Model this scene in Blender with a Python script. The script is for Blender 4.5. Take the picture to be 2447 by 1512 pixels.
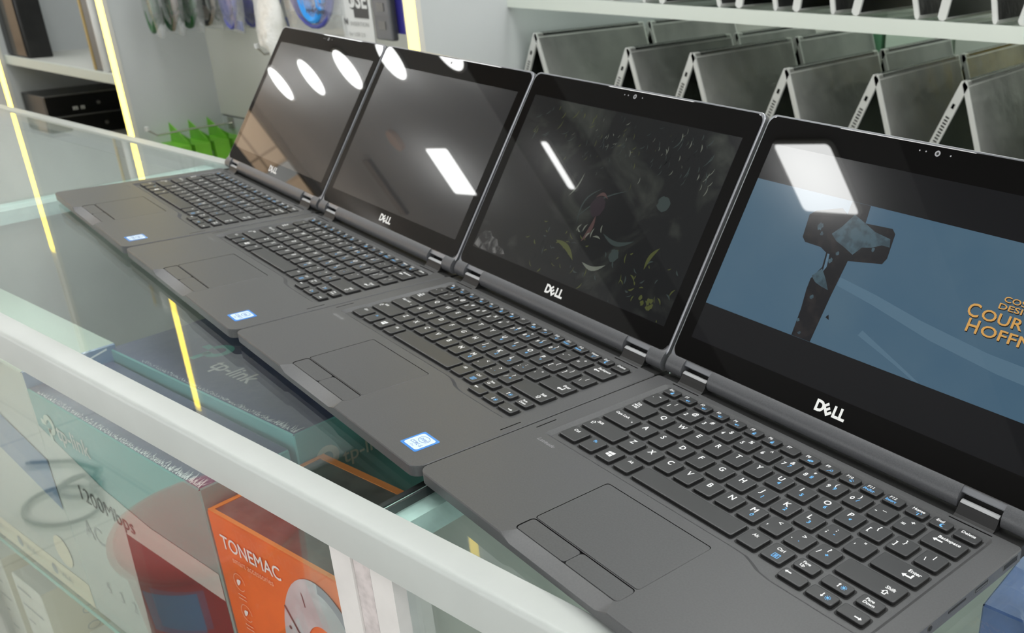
import bpy, math, random
from mathutils import Vector, Matrix
from mathutils.geometry import tessellate_polygon
random.seed(7)
scn = bpy.context.scene
COL = scn.collection
PI = math.pi
for o in list(bpy.data.objects):
    bpy.data.objects.remove(o)

# ------------------------------------------------------------------ camera, world, exposure
cam_d = bpy.data.cameras.new('camera')
cam = bpy.data.objects.new('camera', cam_d)
COL.objects.link(cam)
cam_d.sensor_width = 36.0
cam_d.sensor_fit = 'HORIZONTAL'
cam_d.lens = 33.25
cam_d.shift_x = -0.20666
cam_d.shift_y = 0.03643
cam_d.clip_start = 0.02
cam_d.clip_end = 60
cam_d.dof.use_dof = True
cam_d.dof.focus_distance = 0.58
cam_d.dof.aperture_fstop = 17
_R = Matrix(((0.82147884, -0.24036309, 0.51710550), (0.57016699, 0.33180971, -0.75153970),
             (0.00906178, 0.91221045, 0.40962176))).to_4x4()
cam.matrix_world = Matrix.Translation((0.44458870, -0.31061326, 1.28249117)) @ _R
scn.camera = cam

wd = bpy.data.worlds.new('shop_world')
scn.world = wd
wd.use_nodes = True
wd.node_tree.nodes['Background'].inputs[0].default_value = (0.66, 0.665, 0.665, 1)
wd.node_tree.nodes['Background'].inputs[1].default_value = 2.3
vs = scn.view_settings
vs.view_transform = 'Standard'
vs.look = 'None'
vs.gamma = 1.0
vs.use_curve_mapping = False
vs.exposure = 0.32
LAMP = 11.5          # radiance of the ceiling panels
LED = 5.0            # radiance of the warm strips

# ------------------------------------------------------------------ materials
MATS = {}


def hexc(r, g, b):
    f = lambda c: (c / 255 / 12.92) if c / 255 <= 0.04045 else ((c / 255 + 0.055) / 1.055) ** 2.4
    return (f(r), f(g), f(b))


def setin(b, name, v):
    if name in b.inputs:
        b.inputs[name].default_value = v


def mat(name, col, rough=0.5, metal=0.0, ior=1.5, coat=0.0, coat_rough=0.03, emit=None, es=1.0,
        noise=None, bump=None, mottled=None):
    """noise=(scale, amount) varies the colour; bump=(scale, strength[, distance]); mottled=(col2, scale)"""
    m = bpy.data.materials.new(name)
    m.use_nodes = True
    nt = m.node_tree
    b = nt.nodes['Principled BSDF']
    b.inputs['Base Color'].default_value = (*col, 1)
    b.inputs['Roughness'].default_value = rough
    b.inputs['Metallic'].default_value = metal
    b.inputs['IOR'].default_value = ior
    setin(b, 'Coat Weight', coat)
    setin(b, 'Coat Roughness', coat_rough)
    if emit:
        setin(b, 'Emission Color', (*emit, 1))
        setin(b, 'Emission Strength', es)
    tc = None
    if noise or bump or mottled:
        tc = nt.nodes.new('ShaderNodeTexCoord')
    if noise or mottled:
        n = nt.nodes.new('ShaderNodeTexNoise')
        sc = noise[0] if noise else mottled[1]
        n.inputs['Scale'].default_value = sc
        n.inputs['Detail'].default_value = 6
        nt.links.new(tc.outputs['Object'], n.inputs['Vector'])
        rp = nt.nodes.new('ShaderNodeValToRGB')
        rp.color_ramp.elements[0].position = 0.38
        rp.color_ramp.elements[1].position = 0.62
        if noise:
            a = noise[1]
            rp.color_ramp.elements[0].color = (*[c * (1 - a) for c in col], 1)
            rp.color_ramp.elements[1].color = (*[min(1, c * (1 + a)) for c in col], 1)
        else:
            rp.color_ramp.elements[0].color = (*col, 1)
            rp.color_ramp.elements[1].color = (*mottled[0], 1)
        nt.links.new(n.outputs['Fac'], rp.inputs['Fac'])
        nt.links.new(rp.outputs['Color'], b.inputs['Base Color'])
    if bump:
        n2 = nt.nodes.new('ShaderNodeTexNoise')
        n2.inputs['Scale'].default_value = bump[0]
        n2.inputs['Detail'].default_value = 4
        nt.links.new(tc.outputs['Object'], n2.inputs['Vector'])
        bp = nt.nodes.new('ShaderNodeBump')
        bp.inputs['Strength'].default_value = bump[1]
        bp.inputs['Distance'].default_value = bump[2] if len(bump) > 2 else 0.002
        nt.links.new(n2.outputs['Fac'], bp.inputs['Height'])
        nt.links.new(bp.outputs['Normal'], b.inputs['Normal'])
        if coat:
            nt.links.new(bp.outputs['Normal'], b.inputs['Coat Normal'])
    MATS[name] = m
    return m


def clear_mat(name, tint, ior=1.5, rough=0.0, haze=0.0, haze_col=(.8, .8, .8), bump=None):
    """thin clear sheet: transparent body, Fresnel mirror surface, optionally some haze"""
    m = bpy.data.materials.new(name)
    m.use_nodes = True
    nt = m.node_tree
    nt.nodes.clear()
    out = nt.nodes.new('ShaderNodeOutputMaterial')
    tr = nt.nodes.new('ShaderNodeBsdfTransparent')
    tr.inputs[0].default_value = (*tint, 1)
    gl = nt.nodes.new('ShaderNodeBsdfGlossy')
    gl.inputs['Color'].default_value = (1, 1, 1, 1)
    gl.inputs['Roughness'].default_value = rough
    fr = nt.nodes.new('ShaderNodeFresnel')
    gm = nt.nodes.new('ShaderNodeNewGeometry')
    mr = nt.nodes.new('ShaderNodeMapRange')          # the sheet is entered and left through the same air-to-glass surface
    mr.inputs['To Min'].default_value = ior
    mr.inputs['To Max'].default_value = 1.0 / ior
    nt.links.new(gm.outputs['Backfacing'], mr.inputs['Value'])
    nt.links.new(mr.outputs['Result'], fr.inputs['IOR'])
    mx = nt.nodes.new('ShaderNodeMixShader')
    body = tr
    if haze > 0:
        df = nt.nodes.new('ShaderNodeBsdfDiffuse')
        df.inputs[0].default_value = (*haze_col, 1)
        m2 = nt.nodes.new('ShaderNodeMixShader')
        m2.inputs[0].default_value = haze
        nt.links.new(tr.outputs[0], m2.inputs[1])
        nt.links.new(df.outputs[0], m2.inputs[2])
        body = m2
    nt.links.new(fr.outputs[0], mx.inputs[0])
    nt.links.new(body.outputs[0], mx.inputs[1])
    nt.links.new(gl.outputs[0], mx.inputs[2])
    nt.links.new(mx.outputs[0], out.inputs[0])
    if bump:
        tc = nt.nodes.new('ShaderNodeTexCoord')
        n2 = nt.nodes.new('ShaderNodeTexNoise')
        n2.inputs['Scale'].default_value = bump[0]
        n2.inputs['Detail'].default_value = 3
        nt.links.new(tc.outputs['Object'], n2.inputs['Vector'])
        bp = nt.nodes.new('ShaderNodeBump')
        bp.inputs['Strength'].default_value = bump[1]
        bp.inputs['Distance'].default_value = 0.004
        nt.links.new(n2.outputs['Fac'], bp.inputs['Height'])
        nt.links.new(bp.outputs['Normal'], gl.inputs['Normal'])
        nt.links.new(bp.outputs['Normal'], fr.inputs['Normal'])
    MATS[name] = m
    return m


def emit_mat(name, col, s):
    m = bpy.data.materials.new(name)
    m.use_nodes = True
    nt = m.node_tree
    nt.nodes.clear()
    out = nt.nodes.new('ShaderNodeOutputMaterial')
    e = nt.nodes.new('ShaderNodeEmission')
    e.inputs[0].default_value = (*col, 1)
    e.inputs[1].default_value = s
    nt.links.new(e.outputs[0], out.inputs[0])
    MATS[name] = m
    return m


def screen_mat(name, col, s=1.0, noise=None):
    """lit LCD under clear glass: a slightly hazy panel below a sharp glossy coat"""
    m = mat(name, (0.004, 0.004, 0.0045), rough=0.15, ior=1.36, coat=1.0, coat_rough=0.004, emit=col, es=s)
    if noise:
        nt = m.node_tree
        b = nt.nodes['Principled BSDF']
        tc = nt.nodes.new('ShaderNodeTexCoord')
        n = nt.nodes.new('ShaderNodeTexNoise')
        n.inputs['Scale'].default_value = noise[0]
        n.inputs['Detail'].default_value = 7
        n.inputs['Distortion'].default_value = noise[3] if len(noise) > 3 else 0
        nt.links.new(tc.outputs['Object'], n.inputs['Vector'])
        rp = nt.nodes.new('ShaderNodeValToRGB')
        rp.color_ramp.elements[0].position = noise[2][0]
        rp.color_ramp.elements[1].position = noise[2][1]
        rp.color_ramp.elements[0].color = (*col, 1)
        rp.color_ramp.elements[1].color = (*noise[1], 1)
        nt.links.new(n.outputs['Fac'], rp.inputs['Fac'])
        nt.links.new(rp.outputs['Color'], b.inputs['Emission Color'])
    return m


def tile_mat(name, c1, c2, mortar, w, h, ms, rough=0.3, offset=0.0, rot=None):
    m = bpy.data.materials.new(name)
    m.use_nodes = True
    nt = m.node_tree
    b = nt.nodes['Principled BSDF']
    b.inputs['Roughness'].default_value = rough
    tc = nt.nodes.new('ShaderNodeTexCoord')
    br = nt.nodes.new('ShaderNodeTexBrick')
    br.offset = offset
    br.inputs['Color1'].default_value = (*c1, 1)
    br.inputs['Color2'].default_value = (*c2, 1)
    br.inputs['Mortar'].default_value = (*mortar, 1)
    br.inputs['Scale'].default_value = 1.0
    br.inputs['Mortar Size'].default_value = ms
    br.inputs['Brick Width'].default_value = w
    br.inputs['Row Height'].default_value = h
    src = tc.outputs['Object']
    if rot:
        mp = nt.nodes.new('ShaderNodeMapping')
        mp.inputs['Rotation'].default_value = rot
        nt.links.new(src, mp.inputs['Vector'])
        src = mp.outputs['Vector']
    nt.links.new(src, br.inputs['Vector'])
    nt.links.new(br.outputs['Color'], b.inputs['Base Color'])
    MATS[name] = m
    return m


mat('deck', (0.068, 0.069, 0.071), 0.38, noise=(900, 0.06), bump=(2500, 0.04, 0.0003))
mat('keycap', (0.030, 0.031, 0.032), 0.36, bump=(3000, 0.04, 0.0003))
mat('key_side_shade', (0.010, 0.010, 0.010), 0.5)  # same plastic as the keycap, darkened to paint in shade between keys
mat('pad', (0.064, 0.065, 0.067), 0.37, noise=(900, 0.08))
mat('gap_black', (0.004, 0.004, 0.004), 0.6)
mat('lid_shell', (0.075, 0.077, 0.082), 0.38, noise=(1200, 0.12))
mat('lid_rim', (0.30, 0.31, 0.33), 0.30, metal=0.6)
mat('hinge_dark', (0.004, 0.004, 0.0042), 0.5)
mat('hinge_metal', (0.34, 0.345, 0.35), 0.38)
mat('bezel_glass', (0.0035, 0.0033, 0.0032), 0.006, ior=1.52)
mat('legend_white', (0.78, 0.79, 0.79), 0.5)
mat('legend_blue', (0.12, 0.42, 0.82), 0.5)
mat('logo_silver', (0.78, 0.78, 0.76), 0.35)
mat('lens_grey', (0.30, 0.30, 0.31), 0.1)
mat('sticker_blue', (0.07, 0.30, 0.85), 0.25, metal=0.35)
mat('sticker_pale', (0.62, 0.76, 0.90), 0.3)
mat('sticker_ink', (0.05, 0.16, 0.42), 0.5)
mat('port_metal', (0.16, 0.155, 0.14), 0.35, metal=0.7)
mat('rubber', (0.01, 0.01, 0.01), 0.8)
# screens
screen_mat('screen_off', (0.010, 0.0105, 0.011))
screen_mat('screen_letterbox', (0.0035, 0.0037, 0.0042))
screen_mat('film_blue', (0.040, 0.085, 0.130), 1.0, noise=(9, (0.058, 0.104, 0.143), (0.35, 0.7)))
screen_mat('film_streak', (0.066, 0.120, 0.168))
screen_mat('film_dark', (0.0065, 0.0065, 0.0075), 1.0, noise=(90, (0.014, 0.012, 0.012), (0.5, 0.65)))
screen_mat('film_snow', (0.042, 0.074, 0.092), 1.0, noise=(130, (0.026, 0.045, 0.056), (0.45, 0.6)))
screen_mat('film_gold', (0.50, 0.27, 0.075))
screen_mat('film_shadow', (0.012, 0.008, 0.004))
screen_mat('jungle', (0.0025, 0.0032, 0.0032), 1.0, noise=(17, (0.046, 0.052, 0.042), (0.52, 0.86), 0.9))
screen_mat('jungle_leaf', (0.045, 0.052, 0.014))
screen_mat('jungle_pale', (0.095, 0.105, 0.085))
screen_mat('jungle_cyan', (0.022, 0.032, 0.030))
screen_mat('jungle_pink', (0.050, 0.028, 0.026))
screen_mat('jungle_plum', (0.014, 0.009, 0.012))
screen_mat('jungle_cloud', (0.010, 0.011, 0.011), 1.0, noise=(95, (0.13, 0.13, 0.125), (0.42, 0.72), 0.8))
# counter
clear_mat('glass_top', (0.955, 0.985, 0.975))
clear_mat('glass_front', (0.95, 0.98, 0.97))
clear_mat('glass_board', (0.86, 0.91, 0.87))
clear_mat('glass_shelf', (0.90, 0.96, 0.94))
mat('glass_edge', (0.30, 0.62, 0.52), 0.15)
mat('white_rail', (0.44, 0.465, 0.445), 0.36, noise=(14, 0.03), bump=(300, 0.02, 0.0005))
mat('white_post', (0.62, 0.60, 0.58), 0.42, noise=(25, 0.05))
mat('worn_strip', (0.52, 0.47, 0.46), 0.5, noise=(120, 0.12))
mat('cross_bar', (0.62, 0.80, 0.76), 0.35, noise=(80, 0.06))
mat('seal_black', (0.015, 0.017, 0.02), 0.35)
mat('cabinet_grey', (0.50, 0.52, 0.47), 0.55, noise=(6, 0.08))
mat('cabinet_floor', (0.62, 0.60, 0.50), 0.5, noise=(8, 0.06))
# goods
mat('navy_card', (0.055, 0.065, 0.150), 0.38, coat=0.35, coat_rough=0.16, noise=(20, 0.10), bump=(70, 0.25, 0.003))
mat('teal_card', (0.12, 0.36, 0.34), 0.35, coat=0.6, coat_rough=0.06)
mat('teal_ink', (0.10, 0.50, 0.42), 0.4)
mat('pale_card', (0.56, 0.66, 0.55), 0.35, coat=0.5, coat_rough=0.08)
mat('blue_card', (0.07, 0.18, 0.36), 0.35, coat=0.7, coat_rough=0.05, bump=(60, 0.2, 0.003))
mat('wrap_blue', (0.055, 0.105, 0.27), 0.34, coat=0.7, coat_rough=0.08, noise=(18, 0.18), bump=(45, 0.35, 0.004))
mat('white_card', (0.52, 0.55, 0.50), 0.4, coat=0.4, coat_rough=0.08)
mat('cream_card', (0.72, 0.66, 0.48), 0.5)
mat('cream_white', (0.82, 0.80, 0.70), 0.5)
mat('orange_card', (0.82, 0.155, 0.012), 0.42, coat=0.5, coat_rough=0.12, noise=(14, 0.12))
mat('orange_edge', (0.95, 0.30, 0.05), 0.45)
mat('window_dark', (0.13, 0.13, 0.115), 0.22, coat=0.6, coat_rough=0.1, noise=(30, 0.25), bump=(40, 0.2, 0.003))
mat('ink_white', (0.85, 0.83, 0.80), 0.5)
mat('ink_peach', (0.90, 0.48, 0.30), 0.5)
mat('ink_grey', (0.34, 0.35, 0.34), 0.5)
mat('ink_dark', (0.05, 0.05, 0.05), 0.5)
mat('maroon_lower', (0.045, 0.012, 0.016), 0.4)
mat('print_silver', (0.50, 0.52, 0.55), 0.35, noise=(22, 0.18))
mat('print_shade', (0.26, 0.27, 0.31), 0.4)
mat('gold_camo', (0.52, 0.42, 0.19), 0.35, coat=0.6, coat_rough=0.08, mottled=((0.06, 0.07, 0.10), 24), bump=(60, 0.3, 0.003))
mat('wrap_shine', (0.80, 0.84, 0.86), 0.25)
# background
emit_mat('led_warm', (1.0, 0.75, 0.11), LED)
mat('led_channel', (0.70, 0.68, 0.62), 0.4)
mat('panel_grey', (0.56, 0.585, 0.59), 0.5, noise=(2.5, 0.03))
mat('panel_light', (0.62, 0.63, 0.58), 0.5, noise=(2, 0.03))
mat('panel_groove', (0.26, 0.27, 0.26), 0.6)
mat('shelf_white', (0.72, 0.77, 0.70), 0.35)
mat('shelf_green', (0.10, 0.115, 0.085), 0.25)
mat('silver_edge', (0.66, 0.665, 0.64), 0.38, metal=0.15)
mat('tent_cover', (0.30, 0.305, 0.29), 0.36, coat=0.8, coat_rough=0.15, mottled=((0.46, 0.465, 0.44), 6), bump=(13, 0.45, 0.016))
mat('tent_cover_dark', (0.055, 0.058, 0.055), 0.30, coat=0.8, coat_rough=0.10, mottled=((0.12, 0.125, 0.115), 9), bump=(20, 0.4, 0.012))
mat('tent_inside', (0.012, 0.012, 0.013), 0.25)
mat('slot_dark', (0.03, 0.03, 0.03), 0.6)
mat('pc_black', (0.012, 0.012, 0.012), 0.28, noise=(40, 0.2))
mat('pc_gloss', (0.010, 0.010, 0.010), 0.10)
mat('pc_grey', (0.16, 0.16, 0.155), 0.4)
mat('lime_card', (0.20, 0.56, 0.045), 0.4, noise=(20, 0.08))
mat('lime_dark', (0.06, 0.24, 0.02), 0.45)
mat('gold_strip', (0.42, 0.30, 0.10), 0.4)
mat('hook_metal', (0.62, 0.60, 0.56), 0.25, metal=0.9)
clear_mat('clear_bag', (0.93, 0.94, 0.94), rough=0.08, haze=0.16, bump=(38, 0.6))
mat('bag_white', (0.78, 0.78, 0.74), 0.35, coat=0.5, coat_rough=0.1, bump=(30, 0.5, 0.01))
mat('cable_green', (0.015, 0.10, 0.03), 0.45)
mat('cable_black', (0.02, 0.022, 0.02), 0.45)
mat('cable_tan', (0.26, 0.21, 0.16), 0.5)
mat('cable_blue', (0.07, 0.08, 0.36), 0.4)
mat('cable_sky', (0.03, 0.33, 0.85), 0.4)
mat('card_white', (0.72, 0.73, 0.72), 0.5)
mat('card_indigo', (0.035, 0.03, 0.27), 0.45)
mat('card_slate', (0.075, 0.078, 0.085), 0.4, coat=0.4)
mat('card_blue', (0.06, 0.10, 0.36), 0.5)
mat('box_yellow', (0.80, 0.55, 0.04), 0.5)
mat('box_green', (0.10, 0.25, 0.14), 0.5)
mat('box_mint', (0.62, 0.72, 0.62), 0.5)
# room
tile_mat('floor_tile', (0.40, 0.405, 0.36), (0.375, 0.38, 0.34), (0.26, 0.26, 0.235), 0.6, 0.6, 0.004, 0.25)
tile_mat('wall_tile', (0.86, 0.64, 0.44), (0.80, 0.60, 0.42), (0.45, 0.33, 0.22), 0.62, 0.42, 0.012, 0.35, rot=(0, PI / 2, PI / 2))
mat('ceiling_paint', (0.27, 0.27, 0.275), 0.7, noise=(0.8, 0.10))
mat('ceiling_grey', (0.13, 0.13, 0.135), 0.7)
mat('ceiling_dark', (0.016, 0.015, 0.015), 0.6)
mat('wall_paint', (0.62, 0.63, 0.60), 0.6)
mat('wall_dark', (0.06, 0.055, 0.05), 0.6)
emit_mat('lamp_white', (0.99, 1.0, 0.985), LAMP)
emit_mat('added_spot_white', (1.0, 0.97, 0.92), 75.0)
mat('lamp_rim', (0.75, 0.76, 0.75), 0.4)
mat('copper', (0.62, 0.34, 0.22), 0.5)
mat('stool_red', (0.50, 0.035, 0.030), 0.38)
mat('stool_label', (0.08, 0.30, 0.55), 0.4)
mat('shoe_grey', (0.28, 0.31, 0.36), 0.6)
mat('shoe_blue', (0.05, 0.10, 0.22), 0.55)


# ------------------------------------------------------------------ mesh helpers
class MB:
    def __init__(s):
        s.v, s.f, s.m, s.mats = [], [], [], []

    def mi(s, m):
        if m not in s.mats:
            s.mats.append(m)
        return s.mats.index(m)

    def add(s, vs_, fs_, m, T=None):
        o = len(s.v)
        s.v += [tuple(T @ Vector(p)) if T is not None else tuple(p) for p in vs_]
        k = s.mi(m)
        for f in fs_:
            s.f.append(tuple(i + o for i in f))
            s.m.append(k)
        return s

    def box(s, a, b, m, T=None):
        x0, y0, z0 = a
        x1, y1, z1 = b
        return s.add([(x0, y0, z0), (x1, y0, z0), (x1, y1, z0), (x0, y1, z0), (x0, y0, z1), (x1, y0, z1), (x1, y1, z1), (x0, y1, z1)],
                     [(3, 2, 1, 0), (4, 5, 6, 7), (0, 1, 5, 4), (1, 2, 6, 5), (2, 3, 7, 6), (3, 0, 4, 7)], m, T)

    def loft(s, rings, m, cap0=True, cap1=True, closed=True, T=None):
        n = len(rings[0])
        vs_ = [p for r in rings for p in r]
        fs_ = []
        for k in range(len(rings) - 1):
            for i in range(n if closed else n - 1):
                j = (i + 1) % n
                fs_.append((k * n + i, k * n + j, (k + 1) * n + j, (k + 1) * n + i))
        if cap0:
            fs_.append(tuple(reversed(range(n))))
        if cap1:
            fs_.append(tuple((len(rings) - 1) * n + i for i in range(n)))
        return s.add(vs_, fs_, m, T)

    def prism(s, poly, z0, z1, m, T=None):
        return s.loft([[(x, y, z0) for x, y in poly], [(x, y, z1) for x, y in poly]], m, T=T)

    def rbox(s, a, b, r, m, T=None, seg=3, e=None):
        """rounded-outline box with small chamfered rims"""
        e = r * 0.4 if e is None else e
        x0, y0, z0 = a
        x1, y1, z1 = b
        R0 = rrect(x0 + e, y0 + e, x1 - e, y1 - e, max(r - e, 1e-5), seg)
        R1 = rrect(x0, y0, x1, y1, r, seg)
        return s.loft([[(x, y, z0) for x, y in R0], [(x, y, z0 + e) for x, y in R1], [(x, y, z1 - e) for x, y in R1],
                       [(x, y, z1) for x, y in R0]], m, T=T)

    def cyl(s, c, r, h, m, n=24, T=None, r2=None, axis='z'):
        r2 = r if r2 is None else r2
        rings = []
        for rr, z in ((r, 0), (r2, h)):
            ring = []
            for i in range(n):
                a = 2 * PI * i / n
                u, v = rr * math.cos(a), rr * math.sin(a)
                if axis == 'z':
                    ring.append((c[0] + u, c[1] + v, c[2] + z))
                elif axis == 'y':
                    ring.append((c[0] + v, c[1] + z, c[2] + u))
                else:
                    ring.append((c[0] + z, c[1] + u, c[2] + v))
            rings.append(ring)
        return s.loft(rings, m, T=T)

    def tube(s, pts, r, m, n=8, closed=False, T=None):
        P = [Vector(p) for p in pts]
        rings = []
        N = len(P)
        up = Vector((0, 0, 1))
        for i in range(N):
            a = P[i - 1] if (i > 0 or closed) else P[i]
            b = P[(i + 1) % N] if (i < N - 1 or closed) else P[i]
            t = (b - a).normalized()
            ref = up if abs(t.dot(up)) < 0.95 else Vector((1, 0, 0))
            u = t.cross(ref).normalized()
            w = u.cross(t)
            rings.append([tuple(P[i] + (u * math.cos(2 * PI * k / n) + w * math.sin(2 * PI * k / n)) * r) for k in range(n)])
        if closed:
            rings.append(rings[0])
        return s.loft(rings, m, cap0=not closed, cap1=not closed, T=T)

    def poly(s, pts, m, T=None):
        """flat polygon, any simple outline"""
        P = [Vector(p) if len(p) == 3 else Vector((*p, 0)) for p in pts]
        tris = tessellate_polygon([P])
        nrm = Vector((0, 0, 0))
        for t in tris:
            nrm += (P[t[1]] - P[t[0]]).cross(P[t[2]] - P[t[0]])
        area = 0
        for i in range(len(P)):
            j = (i + 1) % len(P)
            area += P[i].x * P[j].y - P[j].x * P[i].y
        if nrm.z < 0:
            tris = [tuple(reversed(t)) for t in tris]
        return s.add([tuple(p) for p in P], [tuple(t) for t in tris], m, T)

    def holed(s, loops, z, m, T=None):
        P = [[Vector((x, y, z)) for x, y in L] for L in loops]
        tris = tessellate_polygon(P)
        flat = [p for L in P for p in L]
        out = []
        for t in tris:
            n = (flat[t[1]] - flat[t[0]]).cross(flat[t[2]] - flat[t[0]])
            out.append(tuple(t) if n.z > 0 else tuple(reversed(t)))
        return s.add([tuple(p) for p in flat], out, m, T)

    def text(s, txt, size, m, T=None, bold=0.0, shear=0.0, center=False, width=None, flat=True):
        heavy = bold > 0 and 'M' in txt          # this letter fills badly when fattened: strike it three times instead
        vs_, fs_, w = text_geo(txt, size, 0 if heavy else bold, shear)
        if heavy:
            v0, f0 = vs_, fs_
            vs_, fs_ = [], []
            for k, (ax, ay) in enumerate(((0, 0), (bold * size, bold * size * .4), (-bold * size, -bold * size * .4), (0, bold * size), (0, -bold * size))):
                fs_ = fs_ + [tuple(i + len(vs_) for i in f) for f in f0]
                vs_ = vs_ + [(x + ax, y + ay, z + k * 2e-6) for x, y, z in v0]
        sx = 1.0 if not width else width / max(w, 1e-6)
        dx = -w * sx / 2 if center else 0
        return s.add([(x * sx + dx, y, z) for x, y, z in vs_], fs_, m, T)

    def build(s, name, parent=None, smooth=None, loc=None):
        me = bpy.data.meshes.new(name)
        me.from_pydata(s.v, [], s.f)
        for m in s.mats:
            me.materials.append(MATS[m])
        me.polygons.foreach_set('material_index', s.m)
        if smooth:
            me.polygons.foreach_set('use_smooth', [True] * len(s.f))
            try:
                me.set_sharp_from_angle(angle=math.radians(smooth))
            except Exception:
                pass
        me.update()
        o = bpy.data.objects.new(name, me)
        COL.objects.link(o)
        if parent:
            o.parent = parent
        if loc:
            o.location = loc
        return o


TEXTS = {}


def text_geo(txt, size, bold, shear):
    key = (txt, round(size, 6), round(bold, 4), round(shear, 3))
    if key in TEXTS:
        return TEXTS[key]
    cu = bpy.data.curves.new('lettering', 'FONT')
    cu.body = txt
    cu.size = size
    cu.resolution_u = 3
    cu.offset = bold * size
    cu.shear = shear
    cu.fill_mode = 'FRONT' if hasattr(cu, 'fill_mode') else cu.fill_mode
    ob = bpy.data.objects.new('lettering', cu)
    me = ob.to_mesh()
    vs_ = [tuple(v.co) for v in me.vertices]
    fs_ = []
    for p in me.polygons:
        fs_.append(tuple(p.vertices) if p.normal.z > 0 else tuple(reversed(p.vertices)))
    ob.to_mesh_clear()
    bpy.data.objects.remove(ob)
    bpy.data.curves.remove(cu)
    w = max([v[0] for v in vs_] or [0])
    TEXTS[key] = (vs_, fs_, w)
    return TEXTS[key]


def rrect(x0, y0, x1, y1, r, seg=4):
    r = min(r, (x1 - x0) / 2, (y1 - y0) / 2)
    out = []
    for cx, cy, a0 in ((x1 - r, y0 + r, -PI / 2), (x1 - r, y1 - r, 0), (x0 + r, y1 - r, PI / 2), (x0 + r, y0 + r, PI)):
        for i in range(seg + 1):
            a = a0 + PI / 2 * i / seg
            out.append((cx + r * math.cos(a), cy + r * math.sin(a)))
    return out


def circle(cx, cy, rx, ry=None, n=24):
    ry = rx if ry is None else ry
    return [(cx + rx * math.cos(2 * PI * i / n), cy + ry * math.sin(2 * PI * i / n)) for i in range(n)]


def frame(o, x, y, z=None):
    """4x4 taking local (a, b, c) to o + a*x + b*y + c*(x cross y)"""
    x, y = Vector(x), Vector(y)
    z = x.cross(y) if z is None else Vector(z)
    M = Matrix.Identity(4)
    for i in range(3):
        M[i][0], M[i][1], M[i][2], M[i][3] = x[i], y[i], z[i], o[i]
    return M


def tag(o, label, cat, group=None):
    o['label'] = label
    o['category'] = cat
    if group:
        o['group'] = group
    return o


def thing(name, label, cat, loc=(0, 0, 0), rotz=0.0, group=None):
    o = bpy.data.objects.new(name, None)
    o.empty_display_size = 0.05
    COL.objects.link(o)
    o.location = loc
    o.rotation_euler = (0, 0, rotz)
    return tag(o, label, cat, group)


def struct(name, b, **k):
    o = b.build(name, **k)
    o['kind'] = 'structure'
    return o


def kids(o):
    return [c for c in bpy.data.objects if c.parent == o]


def copy_tree(o, parent=None):
    c = o.copy()
    COL.objects.link(c)
    if parent:
        c.parent = parent
    for ch in kids(o):
        copy_tree(ch, c)
    return c


# ------------------------------------------------------------------ the room
H = 2.75
XL, XR, YF, YB = -8.35, 3.2, -2.7, 1.9
struct('floor', MB().box((XL - .1, YF - .1, -0.1), (XR + .1, YB + .1, 0), 'floor_tile'))
b = MB()
b.box((XL - .1, YF - .1, H), (-4.05, YB + .1, H + .1), 'ceiling_paint')
b.box((-4.05, YF - .1, H), (-3.30, YB + .1, H + .1), 'ceiling_dark')
b.box((-3.30, YF - .1, H), (-1.45, YB + .1, H + .1), 'ceiling_grey')
b.box((-1.45, YF - .1, H), (XR + .1, -0.35, H + .1), 'ceiling_dark')
b.box((-1.45, -0.35, H), (XR + .1, YB + .1, H + .1), 'ceiling_paint')
struct('ceiling', b)
struct('wall_left', MB().box((XL - .1, YF - .1, 0), (XL, YB + .1, H), 'wall_tile'))
struct('wall_right', MB().box((XR, YF - .1, 2.35), (XR + .1, YB + .1, H), 'wall_paint').box((XR, .95, 0), (XR + .1, YB + .1, 2.35), 'wall_paint'))
struct('wall_front', MB().box((XL, YF - .1, 2.15), (XR, YF, H), 'wall_dark'))
struct('wall_back', MB().box((XL, YB, 0), (XR, YB + .1, H), 'panel_light'))
struct('trim_1', MB().box((XL, YF, H - .055), (XL + .10, YB, H), 'wall_dark').box((XL, YF, 2.22), (XL + .08, YB, 2.42), 'wall_dark').box((XL, -.90, 2.42), (XL + .02, -.76, H - .05), 'panel_grey'))

rounds = ['farthest round ceiling downlight, mirrored at the left edge of the farthest screen',
          'second round ceiling downlight, mirrored in the middle of the farthest screen',
          'third round ceiling downlight, mirrored at the upper right of the farthest screen',
          'fourth round ceiling downlight, mirrored across the corner between the two farthest laptops',
          'fifth round ceiling downlight, mirrored beside the webcam of the third nearest laptop']
for i, lb in enumerate(rounds):
    x = -7.15 + .7575 * i
    t = thing('ceiling_downlight', lb, 'lamp', (x, -0.12, H), group='round ceiling downlights')
    MB().cyl((0, 0, -0.012), 0.132, 0.006, 'lamp_white', 40).build('diffuser', t)
    b = MB()
    ro, ri = circle(0, 0, .145, n=40), circle(0, 0, .1325, n=40)
    b.loft([[(x_, y_, 0) for x_, y_ in ro], [(x_, y_, -.014) for x_, y_ in ro], [(x_, y_, -.014) for x_, y_ in ri], [(x_, y_, 0) for x_, y_ in ri]], 'lamp_rim', False, False)
    b.build('rim', t)


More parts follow.
